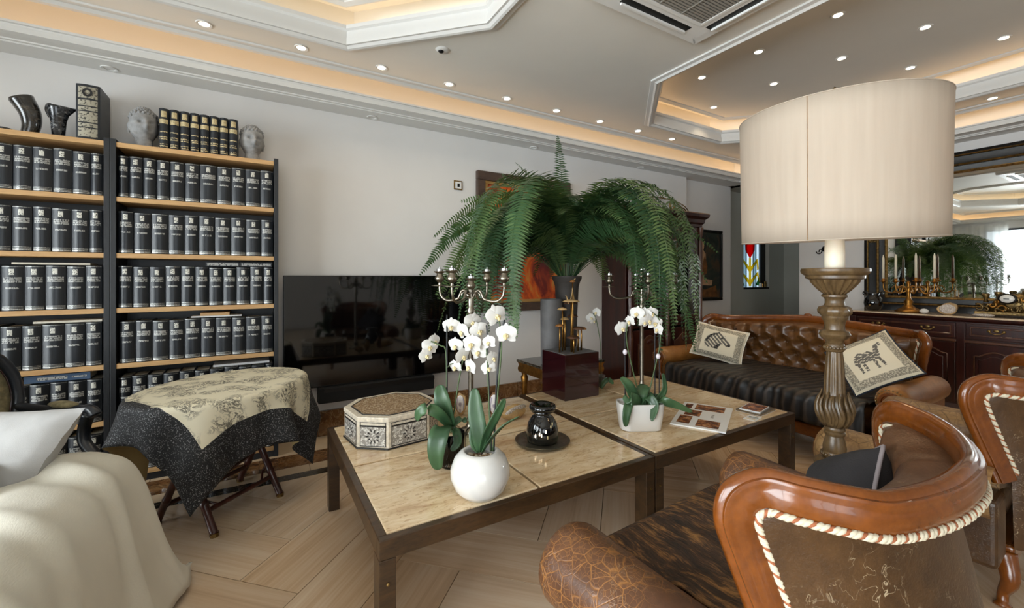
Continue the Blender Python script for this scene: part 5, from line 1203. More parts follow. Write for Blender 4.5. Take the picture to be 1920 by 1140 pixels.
for k, (dy, dx, zz) in enumerate(((.21, 0, .33), (-.20, 0, .33), (.085, -.06, .33), (-.07, -.04, .34))):
    if dy or dx:
        ar = B().tube(spline([(0, 0, .22), (dx * .4, dy * .4, .26), (dx * .6, dy * .6, .2), (dx * .95, dy * .95, .22), (dx, dy, zz - .03)], 6), .007, 6).build('arm', 'gilt', t, True)
        B().tube([(dx * .5 + .03 * dx / .2 * math.cos(a), dy * .5 + .035 * math.cos(a), .24 + .035 * math.sin(a)) for a in [i * .55 for i in range(11)]], .005, 5).build('scroll', 'gilt', ar, True)
    cu = B().lathe([(.006, zz - .03), (.012, zz - .02), (.03, zz - .008), (.03, zz - .004), (.012, zz), (.016, zz + .02), (.0125, zz + .022)], 12, (dx, dy, 0)).build('candle_cup', 'gilt', t, True)
    B().lathe([(.0115, zz + .0), (.0105, zz + .24), (.004, zz + .275), (.001, zz + .28)], 10, (dx, dy, 0)).build('candle', 'candle_wax', cu, True)
t = thing('crystal_geode', 'white crystal geode half standing on the sideboard', 'stone', (5.80, 1.42, ZS), .2)
q = B().ell((0, 0, .055), .05, .075, .06, 16, 10)
for i, p in enumerate(q.v):
    n = 1 + .25 * fbm(p[0] * 14, p[1] * 14, p[2] * 14); q.v[i] = (max(-.018, p[0] * n), p[1] * n, max(0, p[2] * n))
q.build('rock', 'shell_tan', t, 40); B().ell((-.019, 0, .056), .006, .058, .045, 16, 10).build('crystal_face', 'geode', t, True)
for i, (y, r, h, mt, nm, lab) in enumerate(((1.58, .025, .05, 'porcelain', 'shell', 'small white shell between the gilt candelabra and crystal geode'), (1.17, .05, .03, 'geode', 'shell', 'flat white coral piece beside the gilt clock'))):
    o = B().ell((0, 0, h / 2), r, r * 1.5, h / 2, 10, 6)
    o.v = [(x * (1 + .2 * fbm(x * 40, y_ * 40, z * 40)), y_, z) for x, y_, z in o.v]; o = o.build(nm, mt, None, True); o.location = (5.76, y, ZS); tag(o, lab, 'shell')
t = thing('gilt_clock', 'ornate gilt mantel clock with an oval white dial on the sideboard', 'clock', (5.88, .98, ZS))
q = B().box(-.09, .09, -.26, .26, .02, .05); 
for s_ in (-1, 1):
    for e in (-1, 1): q.ell((s_ * .075, e * .22, .012), .02, .025, .012, 8, 6)
q.build('plinth', 'ornament', t, bevel=.012, seg=3)
rnd = random.Random(3)
for k in range(26):
    y = rnd.uniform(-.25, .25); z = .06 + rnd.uniform(0, .13) * (1 - abs(y) / .4); r = rnd.uniform(.02, .04); a0 = rnd.uniform(0, 6)
    B().tube([(rnd.uniform(-.01, .0) - .05 + .0 * i, y + (r - .0018 * i) * math.cos(a0 + i * .5), z + (r - .0018 * i) * math.sin(a0 + i * .5)) for i in range(14)], [.011 - .0005 * i for i in range(14)], 6).build('scroll', 'ornament' if k % 3 else 'gilt', t, True)
q = B(); q.box(-.045, .045, -.2, .2, .05, .12); q.ell((0, 0, .12), .05, .16, .1, 16, 10); q.build('case', 'ornament', t, True)
B().ell((-.062, .055, .17), .02, .062, .05, 24, 10).build('dial_ring', 'frame_black', t, True); B().ell((-.072, .055, .17), .014, .047, .037, 24, 10).build('dial', 'clock_face', t, True)
B().box(-.089, -.086, .04, .075, .166, .172).build('dial_hand', 'black_slot', t)
for y in (-.16, -.05, .2, .12):
    B().lathe([(.02, 0), (.012, .03), (.024, .06), (.03, .075), (.02, .085)], 10, (0, y, .17 - abs(y) * .2)).build('finial', 'ornament', t, True)
# wrought wall sconce behind the lamp
t = thing('wall_sconce', 'small black wrought iron wall sconce on the white wall', 'sconce', (6.148, 2.62, 1.66))
B().lathe([(.001, 0), (.04, 0), (.03, .012), (.001, .016)], 16).xf(Matrix.Rotation(-PI / 2, 4, 'Y')).build('wall_plate', 'dark_metal', t, True)
for s_ in (-1, 1): B().tube([(-.03 - .0 * i, s_ * (.02 + .06 * i / 14 + (.035 - .002 * i) * math.cos(i * .5)), -.04 + (.04 - .002 * i) * math.sin(i * .5)) for i in range(15)], .006, 6).build('scroll_arm', 'dark_metal', t, True)
# ------------------------------------------------------------ fern on its gilt stand
t = thing('gilt_stand', 'low gilt carved stand behind the coffee tables under the fern', 'stand', (2.2, 2.9, 0))
B().box(-.32, .32, -.2, .2, .585, .605).build('stand_top', 'dark_marble', t, bevel=.004)
q = B().mould([(-.3, -.18), (.3, -.18), (.3, .18), (-.3, .18)], [(0, .5), (-.008, .505), (-.012, .53), (-.004, .56), (-.014, .584), (.05, .584)]); q.build('apron', 'gilt', t, 40)
for sx in (-1, 1):
    for sy in (-1, 1): B().lathe([(.016, 0), (.022, .03), (.014, .06), (.018, .2), (.024, .4), (.032, .46), (.02, .48), (.03, .5), (.03, .55)], 14, (sx * .27, sy * .15, 0), flute=6, fl=(.07, .4), amp=.1).build('leg', 'gilt', t, True)
B().tube(spline([(-.27, -.15, .2), (0, 0, .26), (.27, .15, .2)], 6), .012, 8).build('stretcher', 'gilt', t, True)
t = thing('grey_pot', 'tall grey cylindrical pot behind the mushroom sculpture', 'pot', (2.02, 2.79, .6055)); B().lathe([(.001, 0), (.08, 0), (.085, .01), (.088, .5), (.088, .52), (.08, .52), (.078, .47), (.001, .46)], 28).build('pot_body', 'pot_grey', t, 40)
FR = Vector((2.24, 2.87, .6055))
t = thing('fern', 'huge Boston fern with drooping fronds behind the coffee tables', 'plant', FR)
B().lathe([(.001, 0), (.075, 0), (.08, .012), (.088, .4), (.1, .62), (.112, .66), (.125, .685), (.125, .705), (.11, .705), (.1, .66), (.001, .65)], 28).build('planter', 'pot_dark', t, 40)
B().lathe([(.001, .672), (.1, .665)], 20, cap=False).build('soil', 'soil', t)
rf = random.Random(11)
def frond(az, e0, L, bend, w=.12, twist=0.0, z0=.68, roll=0.0, bc=.42):
    n = 46; p = Vector((.05 * math.cos(az), .05 * math.sin(az), z0)); ds = L / n; pts = [p.copy()]; az_ = az
    for i in range(n):
        f = i / n; ang = max(-1.55, e0 - bend * smooth01((f - (bc - .42)) / .84)); az_ += twist / n
        p = p + Vector((math.cos(ang) * math.cos(az_), math.cos(ang) * math.sin(az_), math.sin(ang))) * ds; pts.append(p.copy())
    q = B(); q.tube(pts[::2], [.0035 * (1 - .75 * i / (n // 2)) for i in range(len(pts[::2]))], 4)
    m = int(L / .0215); side0 = Vector((-math.sin(az), math.cos(az), 0))
    for i in range(m):
        f = i / m
        if f < .14: continue
        k = f * n; j = min(int(k), n - 1); c = pts[j].lerp(pts[j + 1], k - j); tg = (pts[j + 1] - pts[j]).normalized(); sd = (side0 - tg * side0.dot(tg)).normalized()
        sd = Matrix.Rotation(roll * smooth01(f * 1.6), 3, tg) @ sd; nr = sd.cross(tg)
        ln = w * min(1, (f - .08) / .2) * (1 - .88 * max(0, (f - .45) / .55) ** 1.4) * rf.uniform(.88, 1.08); hw_ = .0085 * (.6 + .4 * ln / w)
        for s_ in (-1, 1):
            dr = (sd * s_ * .95 + tg * .25 + nr * rf.uniform(-.2, .2)).normalized(); ac = tg
            tip = c + dr * ln; tip.z -= ln * .12; m1 = c + dr * ln * .5
            q._add([c - ac * hw_ * .7, c + ac * hw_ * .7, m1 + ac * hw_, tip, m1 - ac * hw_], [(0, 1, 2, 4), (4, 2, 3)])
    return q
VW = math.radians(-30.65)                               # picture-right in plan
def F(az_deg, e0, L, bend, w=.12, twist=0.0, roll=0.0, bc=.42):  # azimuth from picture-right, positive away from the viewer
    q = frond(VW + math.radians(az_deg), math.radians(e0), L, bend, w, twist, roll=roll, bc=bc); q.build('frond', 'fern_green', t, False, fix=False)
U = rf.uniform
# upright ones at the top
F(100, 86, 1.34, .28, .115, 0, .1, .6); F(140, 80, 1.25, .7, .1, 0, .6, .6); F(15, 72, 1.25, 1.0, .115, 0, 1.0, .55); F(50, 68, 1.2, 1.15, .1, 0, .8); F(175, 70, 1.25, 1.5, .1, .2, 1.1, .6); F(165, 80, 1.1, .6, .09, 0, 1.1); F(0, 62, 1.25, 1.45, .115, 0, 1.1, .55); F(350, 66, 1.25, 1.7, .11, 0, .9, .5)
# arching and drooping ones all round, denser toward the viewer and the left
for i in range(16): F(182 + U(-22, 26), U(48, 82), U(1.15, 1.75), U(1.9, 2.75), U(.1, .13), U(-.4, .4), U(.4, 1.3), U(.36, .5))
for i in range(16): F(212 + U(-18, 24), U(52, 84), U(1.2, 1.95), U(2.2, 3.05), U(.11, .135), U(-.3, .3), U(-.2, .8), U(.36, .5))
for i in range(10): F(238 + U(-14, 10), U(76, 85), U(1.8, 2.4), U(2.8, 3.05), .13, 0, U(-.4, .4))
for i in range(12): F(304 + U(-13, 14), U(77, 86), U(1.7, 2.5), U(2.85, 3.05), .135, 0, U(-.5, .3))
for i in range(16): F(338 + U(-16, 26), U(46, 78), U(1.1, 1.65), U(1.9, 2.8), U(.1, .13), U(-.3, .3), U(-1.2, -.3), U(.36, .5))
for i in range(9): F(U(5, 170), U(70, 82), U(.9, 1.2), U(1.8, 2.4), .11, 0, U(-.8, .8))
for i in range(26): F(U(165, 375), U(56, 86), U(.85, 1.2), U(.8, 1.9), .12, 0, U(-1.0, 1.0))
for i in range(8): F(270 + U(-25, 25), U(78, 88), U(.95, 1.2), U(1.6, 2.2), .12, 0, U(-.5, .5), .55)
# ------------------------------------------------------------ orchids
def P3(px, py, d):
    a = math.radians(30.65); u = (px - 960) / 800 * d; return Vector((math.sin(a) * d + math.cos(a) * u, math.cos(a) * d - math.sin(a) * u, 1.3 - (py - 520) / 800 * d))
def petal(q, ang, L, Wd, cup, off=0.0, tip=.5, mi=0):
    def fn(u, v):
        s = v; wv = Wd * math.sin(PI * min(1, s * .94 + .03)) ** .7 * (1 - .25 * (s > tip) * (s - tip)); x = (2 * u - 1) * wv; y = s * L; z = -cup * (x / Wd) ** 2 - .25 * L * (s - .2) ** 2 + off
        return (x * math.cos(ang) + y * math.sin(ang), -x * math.sin(ang) + y * math.cos(ang), z)
    q.grid(fn, 6, 6, mi)
q = B(); R0 = .043
petal(q, 0, R0, .014, .003); petal(q, math.radians(128), R0, .015, .003, -.001); petal(q, math.radians(-128), R0, .015, .003, -.001)
petal(q, math.radians(68), R0 * 1.02, .027, .008, .002); petal(q, math.radians(-68), R0 * 1.02, .027, .008, .002)
FLOWER = q.mesh('flower', 'petal', True, fix=False)
q = B(); q.ell((0, 0, .008), .006, .006, .008, 8, 6); q.tube([(0, -.004, .008), (0, -.014, .013), (0, -.019, .006)], [.006, .007, .003], 6); q.ell((.008, -.005, .009), .004, .007, .004, 6, 5); q.ell((-.008, -.005, .009), .004, .007, .004, 6, 5)
LIP = q.mesh('flower_lip', 'petal_lip', True)
ro = random.Random(5)
def flower(t, p, sc=1.0, nod=0.0, yaw=None):
    z = (-Vector(p)); z.z = 0; z.normalize(); yaw = ro.uniform(-.9, .9) if yaw is None else yaw; z = Matrix.Rotation(yaw, 3, 'Z') @ z; z.z = -.15 + nod + ro.uniform(-.2, .25); z.normalize()
    upv = Vector((ro.uniform(-.35, .35), ro.uniform(-.35, .35), 1)); x = upv.cross(z).normalized(); y = z.cross(x); e = Matrix((x, y, z)).transposed().to_euler()
    o = inst('flower', FLOWER, t, Vector(p) - t.location, e, (sc,) * 3); inst('flower_lip', LIP, o); return o
def leaf(t, pts, wd, mat='orchid_leaf', roll=0.0):
    P_ = spline(pts, 6); n = len(P_); q = B(); vs_ = []
    for i, p in enumerate(P_):
        f = i / (n - 1); tg = (P_[min(i + 1, n - 1)] - P_[max(i - 1, 0)]).normalized(); ref = Vector((.86, -.51, 0)); sd = (ref - tg * ref.dot(tg))
        sd = sd.normalized() if sd.length > .1 else Vector((0, 0, 1)); nr = tg.cross(sd); w = wd * (math.sin(PI * (.07 + .90 * f)) ** .55) * (1 if f < .97 else .5)
        if roll: sd = Matrix.Rotation(roll, 3, tg) @ sd; nr = tg.cross(sd)
        if nr.y > 0: nr = -nr
        vs_ += [p - sd * w + nr * w * .25, p - sd * w * .5 + nr * w * .06, p, p + sd * w * .5 + nr * w * .06, p + sd * w + nr * w * .25]
    q._add(vs_, [(i * 5 + k, i * 5 + k + 1, (i + 1) * 5 + k + 1, (i + 1) * 5 + k) for i in range(n - 1) for k in range(4)])
    o = q.build('leaf', mat, t, True, fix=False); m = o.modifiers.new('thickness', 'SOLIDIFY'); m.thickness = .003; return o
def lp(t, L, d): return [P3(x, y, d + dd) - t.location for x, y, dd in L]
def stem(t, L, d, r=.0035, mt='green_stem', name='flower_stem'): return B().tube(spline(lp(t, L, d), 6), r, 6).build(name, mt, t, True)
# orchid in the glass vase
t = thing('orchid', 'white orchid in a clear glass vase beside the inlaid box', 'orchid', (.752, 1.80, TZ)); d1 = 1.932
B().lathe([(.001, 0), (.05, 0), (.055, .006), (.058, .14), (.056, .15), (.053, .15), (.052, .012), (.001, .01)], 28).build('glass_vase', 'clear_glass', t, True)
B().lathe([(.001, .012), (.04, .012), (.047, .03), (.047, .10), (.001, .11)], 20).build('root_ball', 'soil', t, True)
leaf(t, lp(t, [(846, 800, 0), (836, 775, -.02), (828, 745, -.02), (824, 722, -.0)], d1), .036)
leaf(t, lp(t, [(846, 802, 0), (826, 778, -.05), (805, 766, -.07), (788, 772, -.07), (782, 788, -.06)], d1), .026, roll=.5)
leaf(t, lp(t, [(846, 800, 0), (836, 800, -.07), (824, 815, -.13), (818, 850, -.15), (822, 880, -.14)], d1), .042)
leaf(t, lp(t, [(848, 802, 0), (856, 812, -.03), (858, 830, -.06), (846, 845, -.07)], d1), .02); leaf(t, lp(t, [(848, 800, 0), (858, 788, .02), (868, 785, .03), (874, 792, .03)], d1), .016)
stem(t, [(838, 815, 0), (838, 700, 0), (838, 590, 0)], d1, .004, 'dark_stake', 'stake'); stem(t, [(845, 812, 0), (850, 780, 0), (862, 705, 0), (872, 660, 0), (890, 612, 0), (905, 605, 0)], d1)
stem(t, [(842, 812, 0), (838, 740, 0), (836, 660, 0), (826, 648, 0), (808, 640, 0)], d1); stem(t, [(838, 690, 0), (845, 683, 0), (855, 680, 0)], d1, .002)
for x, y, dd, sc in ((806, 650, 0, .92), (799, 667, -.02, .8), (815, 640, .02, .85), (846, 612, 0, .95), (866, 622, -.02, 1.0), (886, 604, 0, 1.05), (898, 620, -.03, 1.0), (854, 648, -.02, .9), (884, 645, -.04, 1.05), (897, 660, -.02, .95), (868, 668, -.03, .95), (853, 688, 0, .8), (880, 688, -.02, .9), (893, 635, .02, .9), (905, 648, .0, .9)): flower(t, P3(x, y, d1 + dd), sc)
# orchid in the round white pot
t = thing('orchid', 'white orchid in a round white pot at the front of the table', 'orchid', (.747, 1.505, TZ)); d2 = 1.675
B().lathe([(.001, 0), (.055, 0), (.075, .004), (.1, .03), (.117, .075), (.116, .105), (.1, .145), (.08, .165), (.066, .172), (.06, .17), (.064, .155), (.07, .13), (.001, .13)], 48).build('pot', 'porcelain', t, True)
rp = random.Random(2)
for k in range(16):
    a = rp.uniform(0, 6.28); r = rp.uniform(0, .045); q = B().ell((0, 0, 0), rp.uniform(.008, .014), rp.uniform(.006, .011), .008, 7, 5); o = q.build('pebble' if k < 8 else 'bark_chip', 'pebble' if k < 8 else 'bark_chip', t, False); o.location = (r * math.cos(a), r * math.sin(a), .141 + rp.uniform(0, .008)); o.rotation_euler = (rp.uniform(-.5, .5), rp.uniform(-.5, .5), a)
B().lathe([(.001, .136), (.062, .136)], 20, cap=False).build('soil', 'soil', t)
leaf(t, lp(t, [(902, 846, 0), (898, 810, 0), (892, 770, .01), (890, 728, .02)], d2), .032)
leaf(t, lp(t, [(902, 848, 0), (912, 815, -.01), (930, 780, -.02), (947, 748, -.01)], d2), .02, roll=.5)
leaf(t, lp(t, [(904, 848, 0), (918, 825, -.03), (944, 797, -.05), (974, 781, -.06)], d2), .016, roll=.9)
leaf(t, lp(t, [(898, 848, 0), (892, 835, .03), (888, 815, .05), (887, 802, .05)], d2), .02)
stem(t, [(922, 846, 0), (918, 760, 0), (914, 640, 0), (912, 610, 0)], d2, .0032, 'dark_stake', 'stake'); stem(t, [(926, 846, 0), (930, 740, 0), (938, 640, 0), (946, 600, 0)], d2, .004, 'dark_stake', 'stake')
stem(t, [(924, 846, 0), (934, 730, 0), (940, 650, 0), (936, 600, 0), (930, 575, 0)], d2); stem(t, [(920, 846, 0), (915, 700, 0), (912, 650, 0)], d2)
for x, y, dd, sc in ((931, 592, -.02, 1.05), (949, 627, -.03, 1.0), (916, 642, -.02, .7), (924, 672, 0, .7), (916, 690, 0, .7)): flower(t, P3(x, y, d2 + dd), sc)
# orchid in the oblong planter
t = thing('orchid', 'white orchid in an oblong white planter on the far coffee table', 'orchid', (1.845, 1.70, TZ), 0); d3 = 2.40
def rrect(w, d, r, n=5): return [(sx * (w - r) + r * math.cos(a), sy * (d - r) + r * math.sin(a)) for sx, sy, a0 in ((1, 1, 0), (-1, 1, PI / 2), (-1, -1, PI), (1, -1, 1.5 * PI)) for a in [a0 + PI / 2 * i / n for i in range(n + 1)]]
q = B(); rows = [(.105, .055, 0), (.112, .06, .004), (.122, .066, .08), (.128, .07, .145), (.128, .07, .15), (.122, .064, .15), (.118, .06, .13)]
lo = [rrect(w, d, .045) for w, d, z in rows]; k = len(lo[0])
q._add([(x, y, rows[j][2]) for j in range(len(rows)) for x, y in lo[j]], [(j * k + i, j * k + (i + 1) % k, (j + 1) * k + (i + 1) % k, (j + 1) * k + i) for j in range(len(rows) - 1) for i in range(k)] + [tuple(range(k)), tuple((len(rows) - 1) * k + i for i in range(k))])
o = q.build('planter', 'porcelain', t, 50); o.rotation_euler = (0, 0, math.radians(-28))
for L, wd, rl in (([(1200, 762, 0), (1190, 745, -.02), (1178, 722, -.03), (1164, 708, -.02)], .03, .3), ([(1195, 762, 0), (1180, 758, -.06), (1174, 778, -.09), (1173, 800, -.09)], .024, 0), ([(1205, 762, 0), (1200, 745, -.02), (1206, 730, 0), (1215, 724, .02)], .035, 0), ([(1205, 762, 0), (1215, 745, -.03), (1228, 760, -.06), (1222, 790, -.09)], .026, .6),
                  ([(1212, 762, 0), (1236, 752, -.04), (1264, 757, -.05), (1298, 772, -.05)], .026, .5), ([(1215, 762, 0), (1232, 750, .0), (1246, 730, .02), (1243, 700, .03)], .018, .3), ([(1200, 762, 0), (1192, 752, -.05), (1180, 748, -.06), (1170, 754, -.06)], .035, .8), ([(1210, 760, 0), (1222, 738, .03), (1230, 745, .05), (1238, 752, .06)], .028, .4)): leaf(t, lp(t, L, d3), wd, roll=rl)
for xx in (1172, 1228, 1236): stem(t, [(xx, 765, .02), (xx, 700, .02), (xx, 600 + (xx - 1172) * .3, .02)], d3, .003, 'dark_stake', 'stake')
stem(t, [(1205, 764, 0), (1188, 700, 0), (1175, 640, 0), (1178, 605, 0), (1196, 588, 0), (1210, 590, 0)], d3); stem(t, [(1210, 764, 0), (1228, 690, 0), (1238, 640, 0), (1236, 600, 0), (1222, 585, 0)], d3)
for x, y, dd, sc in ((1166, 616, 0, 1.0), (1180, 603, 0, .85), (1194, 588, -.02, 1.0), (1208, 590, 0, 1.0), (1222, 588, 0, .95), (1216, 602, -.03, 1.0), (1228, 606, 0, 1.0), (1233, 618, -.02, .85), (1208, 604, -.04, .8)): flower(t, P3(x, y, d3 + dd), sc)
for x, y in ((1172, 660), (1234, 668)): B().ell(P3(x, y, d3) - t.location, .014, .012, .016, 8, 6).build('bud', 'bud', t, True)
# small white orchid spray between the sculpture and the fern
t = thing('orchid', 'small white orchid spray rising behind the burgundy box', 'orchid', (2.29, 2.52, TZ)); d4 = 3.24
B().lathe([(.001, 0), (.035, 0), (.042, .08), (.045, .085), (.04, .085), (.001, .08)], 16).build('pot', 'pot_grey', t, True)
stem(t, [(1127, 728, 0), (1126, 650, 0), (1118, 600, 0), (1112, 588, 0)], d4, .003)
for x, y, sc in ((1108, 596, .9), (1118, 586, .9), (1113, 602, .8)): flower(t, P3(x, y, d4), sc)
leaf(t, lp(t, [(1127, 728, 0), (1134, 715, 0), (1142, 712, 0), (1150, 720, 0)], d4), .02)
# ------------------------------------------------------------ folding tray table and its throw
TC = Vector((-.163, 2.92, 0)); ea = Vector((.728, .685, 0)); eb = Vector((-.685, .728, 0))
t = thing('folding_table', 'folding dark bamboo tray table in front of the bookcase', 'table', TC)
ft = [Vector((-.208, 2.59, 0)) - TC, Vector((.121, 2.898, 0)) - TC, Vector((-.119, 3.21, 0)) - TC, Vector((-.448, 2.90, 0)) - TC]
def bamboo(name, a, b, r=.017, par=t):
    a, b = Vector(a), Vector(b); n = max(2, int((b - a).length / .13)); pts, rs = [], []
    for i in range(n):
        for f, k in ((0, 1.18), (.06, 1.0), (.5, .95), (.94, 1.0)): pts.append(a.lerp(b, (i + f) / n)); rs.append(r * k)
    pts.append(b); rs.append(r * 1.1); return B().tube(pts, rs, 9).build(name, 'bamboo', par, True)
off = eb * .024
for (a, b, o_) in ((0, 3, ea * .02), (3, 0, -ea * .02), (1, 2, -ea * .02), (2, 1, ea * .02)):
    lg = bamboo('leg', ft[a] + o_ + Vector((0, 0, .012)), ft[b] * .96 + o_ + Vector((0, 0, .655)), .019)
    B().lathe([(.001, 0), (.02, 0), (.021, .02), (.001, .021)], 10, ft[a] + o_).build('foot_cap', 'old_brass', lg)
def onleg(a, b, o_, z): return (ft[a] + o_).lerp(ft[b] * .96 + o_, z / .655) + Vector((0, 0, z))
for z in (.11,):
    bamboo('stretcher', onleg(0, 3, ea * .02, z), onleg(1, 2, -ea * .02, z), .013); bamboo('stretcher', onleg(3, 0, -ea * .02, z), onleg(2, 1, ea * .02, z), .013)
bamboo('stretcher', onleg(0, 3, ea * .02, .2), onleg(2, 1, ea * .02, .2), .009)
for (a, b, o_) in ((0, 3, ea * .02), (1, 2, -ea * .02)):
    p = onleg(a, b, o_, .17); B().tube(spline([p, p.lerp(TC * 0 + Vector((0, 0, .1)), .12) + Vector((0, 0, -.02)), onleg(a, b, o_, .11).lerp(onleg(1, 2, -ea * .02, .11) if a == 0 else onleg(0, 3, ea * .02, .11), .18)], 5), .007, 6).build('brace', 'bamboo', t, True)
q = B(); n = 40
q._add([ea * (.445 * math.cos(2 * PI * i / n)) + eb * (.335 * math.sin(2 * PI * i / n)) + Vector((0, 0, z)) for z in (.665, .69) for i in range(n)], [tuple(range(n - 1, -1, -1)), tuple(range(n, 2 * n))] + [(i, (i + 1) % n, n + (i + 1) % n, n + i) for i in range(n)]); q.build('tray_top', 'bamboo', t, bevel=.004)
# throw
HC, HF = .47, .65; th0 = math.radians(214); e1 = Vector((math.cos(th0), math.sin(th0), 0)); e2 = Vector((math.cos(th0 + PI / 2), math.sin(th0 + PI / 2), 0)); NT = 76
def drape(s, u):
    p = e1 * s + e2 * u; r = p.length
    if r < 1e-6: return Vector((0, 0, .6955))
    d = p / r; ca, cb = d.dot(ea), d.dot(eb); R = 1 / math.sqrt((ca / .452) ** 2 + (cb / .342) ** 2); ang = math.atan2(cb, ca)
    if r < R - .02: return p + Vector((0, 0, .6955 + .0015 * fbm(s * 8, u * 8)))
    e = max(0, r - R); k = .022; z = .6955; out = R
    if e < .03: z -= e * e / .06; out = R + e * .75
    else: z -= .015 + (e - .03) * .97; out = R + .0225 + (e - .03) * .12
    fold = math.sin(7 * ang + .9 + 1.2 * math.sin(ang)) * min(1, e / .3); out += .05 * fold * min(1, e / .25) + .02 * math.sin(13 * ang + 2) * min(1, e / .3)
    z += .03 * fold * e
    return d * out + Vector((0, 0, max(z, .03)))
q = B(); cs = [(-HF + 2 * HF * i / NT) for i in range(NT + 1)]
q.v = [tuple(drape(a, b)) for b in cs for a in cs]
for j in range(NT):
    for i in range(NT):
        a = j * (NT + 1) + i; q.f.append((a, a + 1, a + NT + 2, a + NT + 1)); q.m.append(0 if -.47 < (cs[i] + cs[i + 1]) / 2 < .41 and abs((cs[j] + cs[j + 1]) / 2) < HC else 1)
o = q.build('table_throw', ['throw_cream', 'throw_black', 'throw_reverse', 'throw_reverse'], None, True, fix=False); o.location = TC
uv = o.data.uv_layers.new(name='UVMap')
for li, l in enumerate(o.data.loops): vi = l.vertex_index; uv.data[li].uv = (cs[vi % (NT + 1)] * 1.6, cs[vi // (NT + 1)] * 1.6)
md = o.modifiers.new('thickness', 'SOLIDIFY'); md.thickness = .0025; md.offset = -1; md.material_offset = 2
tag(o, 'cream printed throw with sparkling black border draped over the tray table', 'throw')
# ------------------------------------------------------------ carved armchair
t = thing('carved_armchair', 'black framed armchair with olive tapestry upholstery before the left bookcase', 'armchair', (-.98, 2.71, 0), math.radians(-126.9))
n = 32
def oval(a, w=.275, h=.27): c, s = math.cos(a), math.sin(a); return Vector((w * math.copysign(abs(c) ** .75, c) * (1 - .12 * (s < 0) * -s), -.26 - .10 * (.27 * s + .27) , .70 + h * math.copysign(abs(s) ** .85, s)))
P_ = [oval(2 * PI * i / n) for i in range(n)]; B().tube(P_, .026, 8, closed=True, flat=1.3).build('back_frame', 'black_wood', t, True)
q = B(); vs_ = []; c = Vector((0, -.285, .70))
q.grid(lambda u, v: tuple(c.lerp(oval(2 * PI * u), v * .97) + Vector((0, .035 * (1 - v * v), 0))), n, 5, cu=True); q.build('back_upholstery', 'tapestry', t, True, fix=False)
B().grid(lambda u, v: tuple(c.lerp(oval(2 * PI * u), v * .97) - Vector((0, .012, 0))), n, 3, cu=True).build('back_panel', 'tapestry', t, True, fix=False)
B().tube([oval(2 * PI * i / n, .243, .24) + Vector((0, .018, 0)) for i in range(n)], .004, 5, closed=True).build('back_piping', 'burgundy', t, True)
for s_ in (-1, 1):
    B().tube(spline([(s_ * .262, -.27, .66), (s_ * .285, -.2, .645), (s_ * .295, -.08, .635), (s_ * .30, .03, .645), (s_ * .302, .10, .64), (s_ * .302, .125, .615)], 5), [.02] * 8 + [.021] * 10 + [.026] * 8, 8).build('arm', 'black_wood', t, True)
    B().ell((s_ * .297, -.05, .665), .028, .085, .018, 12, 8).build('arm_pad', 'tapestry', t, True)
    B().tube(spline([(s_ * .302, .09, .62), (s_ * .312, .05, .55), (s_ * .305, .06, .48), (s_ * .30, .12, .42), (s_ * .29, .16, .38)], 6), [.022] * 24 + [.026], 8, flat=1.3).build('arm_support', 'black_wood', t, True)
    B().tube(spline([(s_ * .27, .24, .38), (s_ * .30, .27, .28), (s_ * .27, .25, .12), (s_ * .285, .27, .012)], 6), [.034 - .018 * i / 18 for i in range(19)], 8).build('leg', 'black_wood', t, True)
    B().tube(spline([(s_ * .21, -.26, .5), (s_ * .21, -.27, .3), (s_ * .22, -.31, .02)], 6), [.026 - .01 * i / 12 for i in range(13)], 8).build('leg', 'black_wood', t, True)
B().prism([(-.27, .27), (-.1, .3), (.1, .3), (.27, .27), (.3, .1), (.22, -.28), (-.22, -.28), (-.3, .1)][::-1], .32, .385).build('seat_rail', 'black_wood', t, bevel=.01)
def st(u, v):
    a = 2 * PI * u; c, s = math.cos(a), math.sin(a); g = 1 - v ** 2.2 * .999; return ((.27 if s > 0 else .24) * math.copysign(abs(c) ** .45, c) * g, .005 + .275 * math.copysign(abs(s) ** .45, s) * g, .385 + .075 * (1 - (1 - v) ** 3))
B().grid(st, 36, 10, cu=True).build('seat_upholstery', 'tapestry', t, True, fix=False)
# ------------------------------------------------------------ cream sofa with throw and pillow
t = thing('cream_sofa', 'cream slipcovered sofa at the lower left picture edge', 'sofa', (-1.2, 1.7, 0))
B().box(.42, .745, -.55, .50, .02, .58).build('arm', 'sofa_slip', t, bevel=.07, seg=4)
B().box(-1.0, .415, -.52, .42, .02, .38).build('base', 'sofa_slip', t, bevel=.02)
B().box(-1.0, .41, -.54, .22, .385, .47).build('seat_cushion', 'sofa_slip', t, bevel=.04, seg=3)
B().box(-1.0, .41, .225, .50, .385, .66).build('backrest', 'sofa_slip', t, bevel=.08, seg=4)
prof = [(-1.45, .480), (-1.1, .481), (-.90, .483), (-.815, .505), (-.775, .56), (-.745, .605), (-.68, .63), (-.60, .632), (-.52, .615), (-.45, .565), (-.41, .46), (-.385, .33), (-.35, .17), (-.30, .02)]
PP = spline([(x, z, 0) for x, z in prof], 4); NP = len(PP) - 1
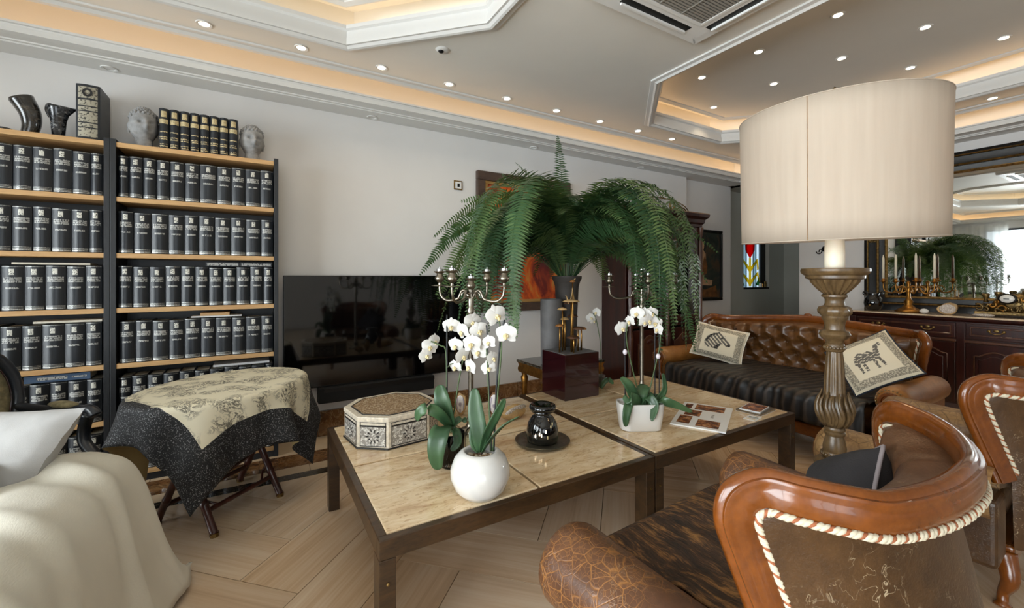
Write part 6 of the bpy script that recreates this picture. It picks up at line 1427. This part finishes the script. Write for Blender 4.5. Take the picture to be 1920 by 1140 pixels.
def throw_f(u, v):
    y = 1.02 + (2.33 - 1.02) * u; p = PP[min(NP, int(round(v * NP)))]; x, z = p.x, p.y; g = max(0, (v - .55) / .45)
    if x < -.74: z += max(0, min(1, (y - 1.85) / .09)) * max(0, .69 - z) * 1.0
    fo = .04 * (abs(math.sin(y * 5.5 + .6 + .8 * z)) ** .6 - .5) * g + .014 * math.sin(y * 23 + 2 + 3 * z) * g * g
    x += fo + .05 * g * smooth01((y - 1.9) / .4); z += .012 * fbm(x * 3, y * 3) + .006 * (abs(math.sin(y * 5 + x * 6)) ** .5 - .6) * (1 - .6 * g)
    for y0_, sl, am in ((2.06, -.55, .024), (1.70, -.75, .012), (1.38, -.5, .022), (2.14, .1, .012)):
        dd = y - (y0_ + sl * (v - .55)); rr = am * (math.exp(-(dd / .05) ** 2) - .7 * math.exp(-((dd + .07) / .045) ** 2)) * smooth01((v - .3) / .25); x += rr * (.3 + .7 * g); z += rr * (1 - g) * .9
    if y > 2.2:                                           # over the back edge and down
        k = (y - 2.2) / .13; z = z - (z - .06) * smooth01(k) if x > -2 else z; y = 2.2 + .07 * math.sin(min(1, k * 1.6) * PI / 2) + .02 * math.sin(x * 20)
    if y < 1.12: z -= 0.0
    return (x, y, max(.012, z + .008))
o = B().grid(throw_f, 130, NP).build('cream_throw', 'cream_throw', None, True, fix=False); md = o.modifiers.new('thickness', 'SOLIDIFY'); md.thickness = .006; md.offset = 1
tag(o, 'heavy cream throw folded over the sofa arm at lower left', 'throw')
def pillow_tip(px, py, d): return P3(px, py, d)
c0 = P3(160, 764, 1.50); c1 = P3(-5, 1010, 1.36); c3 = P3(-110, 770, 1.62); c2 = c1 + c3 - c0
ctr = (c0 + c1 + c2 + c3) / 4; ux = (c0 - c3).normalized(); vy = (c0 - c1); vy = (vy - ux * vy.dot(ux)).normalized(); wz = ux.cross(vy)
if wz.dot(-ctr) < 0: wz = -wz
t = thing('white_pillow', 'white linen pillow leaning on the cream sofa at the left edge', 'pillow', ctr)
for s_ in (1, -1):
    def pf(u, v):
        p = (c3.lerp(c0, u)).lerp(c2.lerp(c1, u), v) - ctr; a, b = 2 * u - 1, 2 * v - 1; e = max(0, (1 - a ** 4) * (1 - b ** 4)) ** .55
        pin = -.05 * (1 - b * b) * abs(a) ** 3; p = p * (1 + pin) * (1 - .05 * (1 - a * a) * abs(b) ** 3); return tuple(p + wz * (s_ * .075 * e + .007 * fbm(a * 4, b * 4) + .006 * math.sin(6 * a + 5 * b) * e))
    B().grid(pf, 30, 30, flip=s_ < 0).build('pillow_front' if s_ > 0 else 'pillow_back', 'white_linen', t, True, fix=False)
# tall palm standing near the glazed wall (seen in the mirror)
t = thing('palm_plant', 'potted palm by the left window, seen only in the mirror', 'plant', (-2.5, 2.2, 0)); B().lathe([(.001, 0), (.14, 0), (.18, .3), (.19, .32), (.17, .32), (.001, .3)], 20).build('pot', 'pot_grey', t, True)
for k in range(9):
    az = k * .7; q = frond(az, math.radians(80), 1.35, 1.7, .2, z0=.3); q.build('frond', 'fern_green', t, False, fix=False)
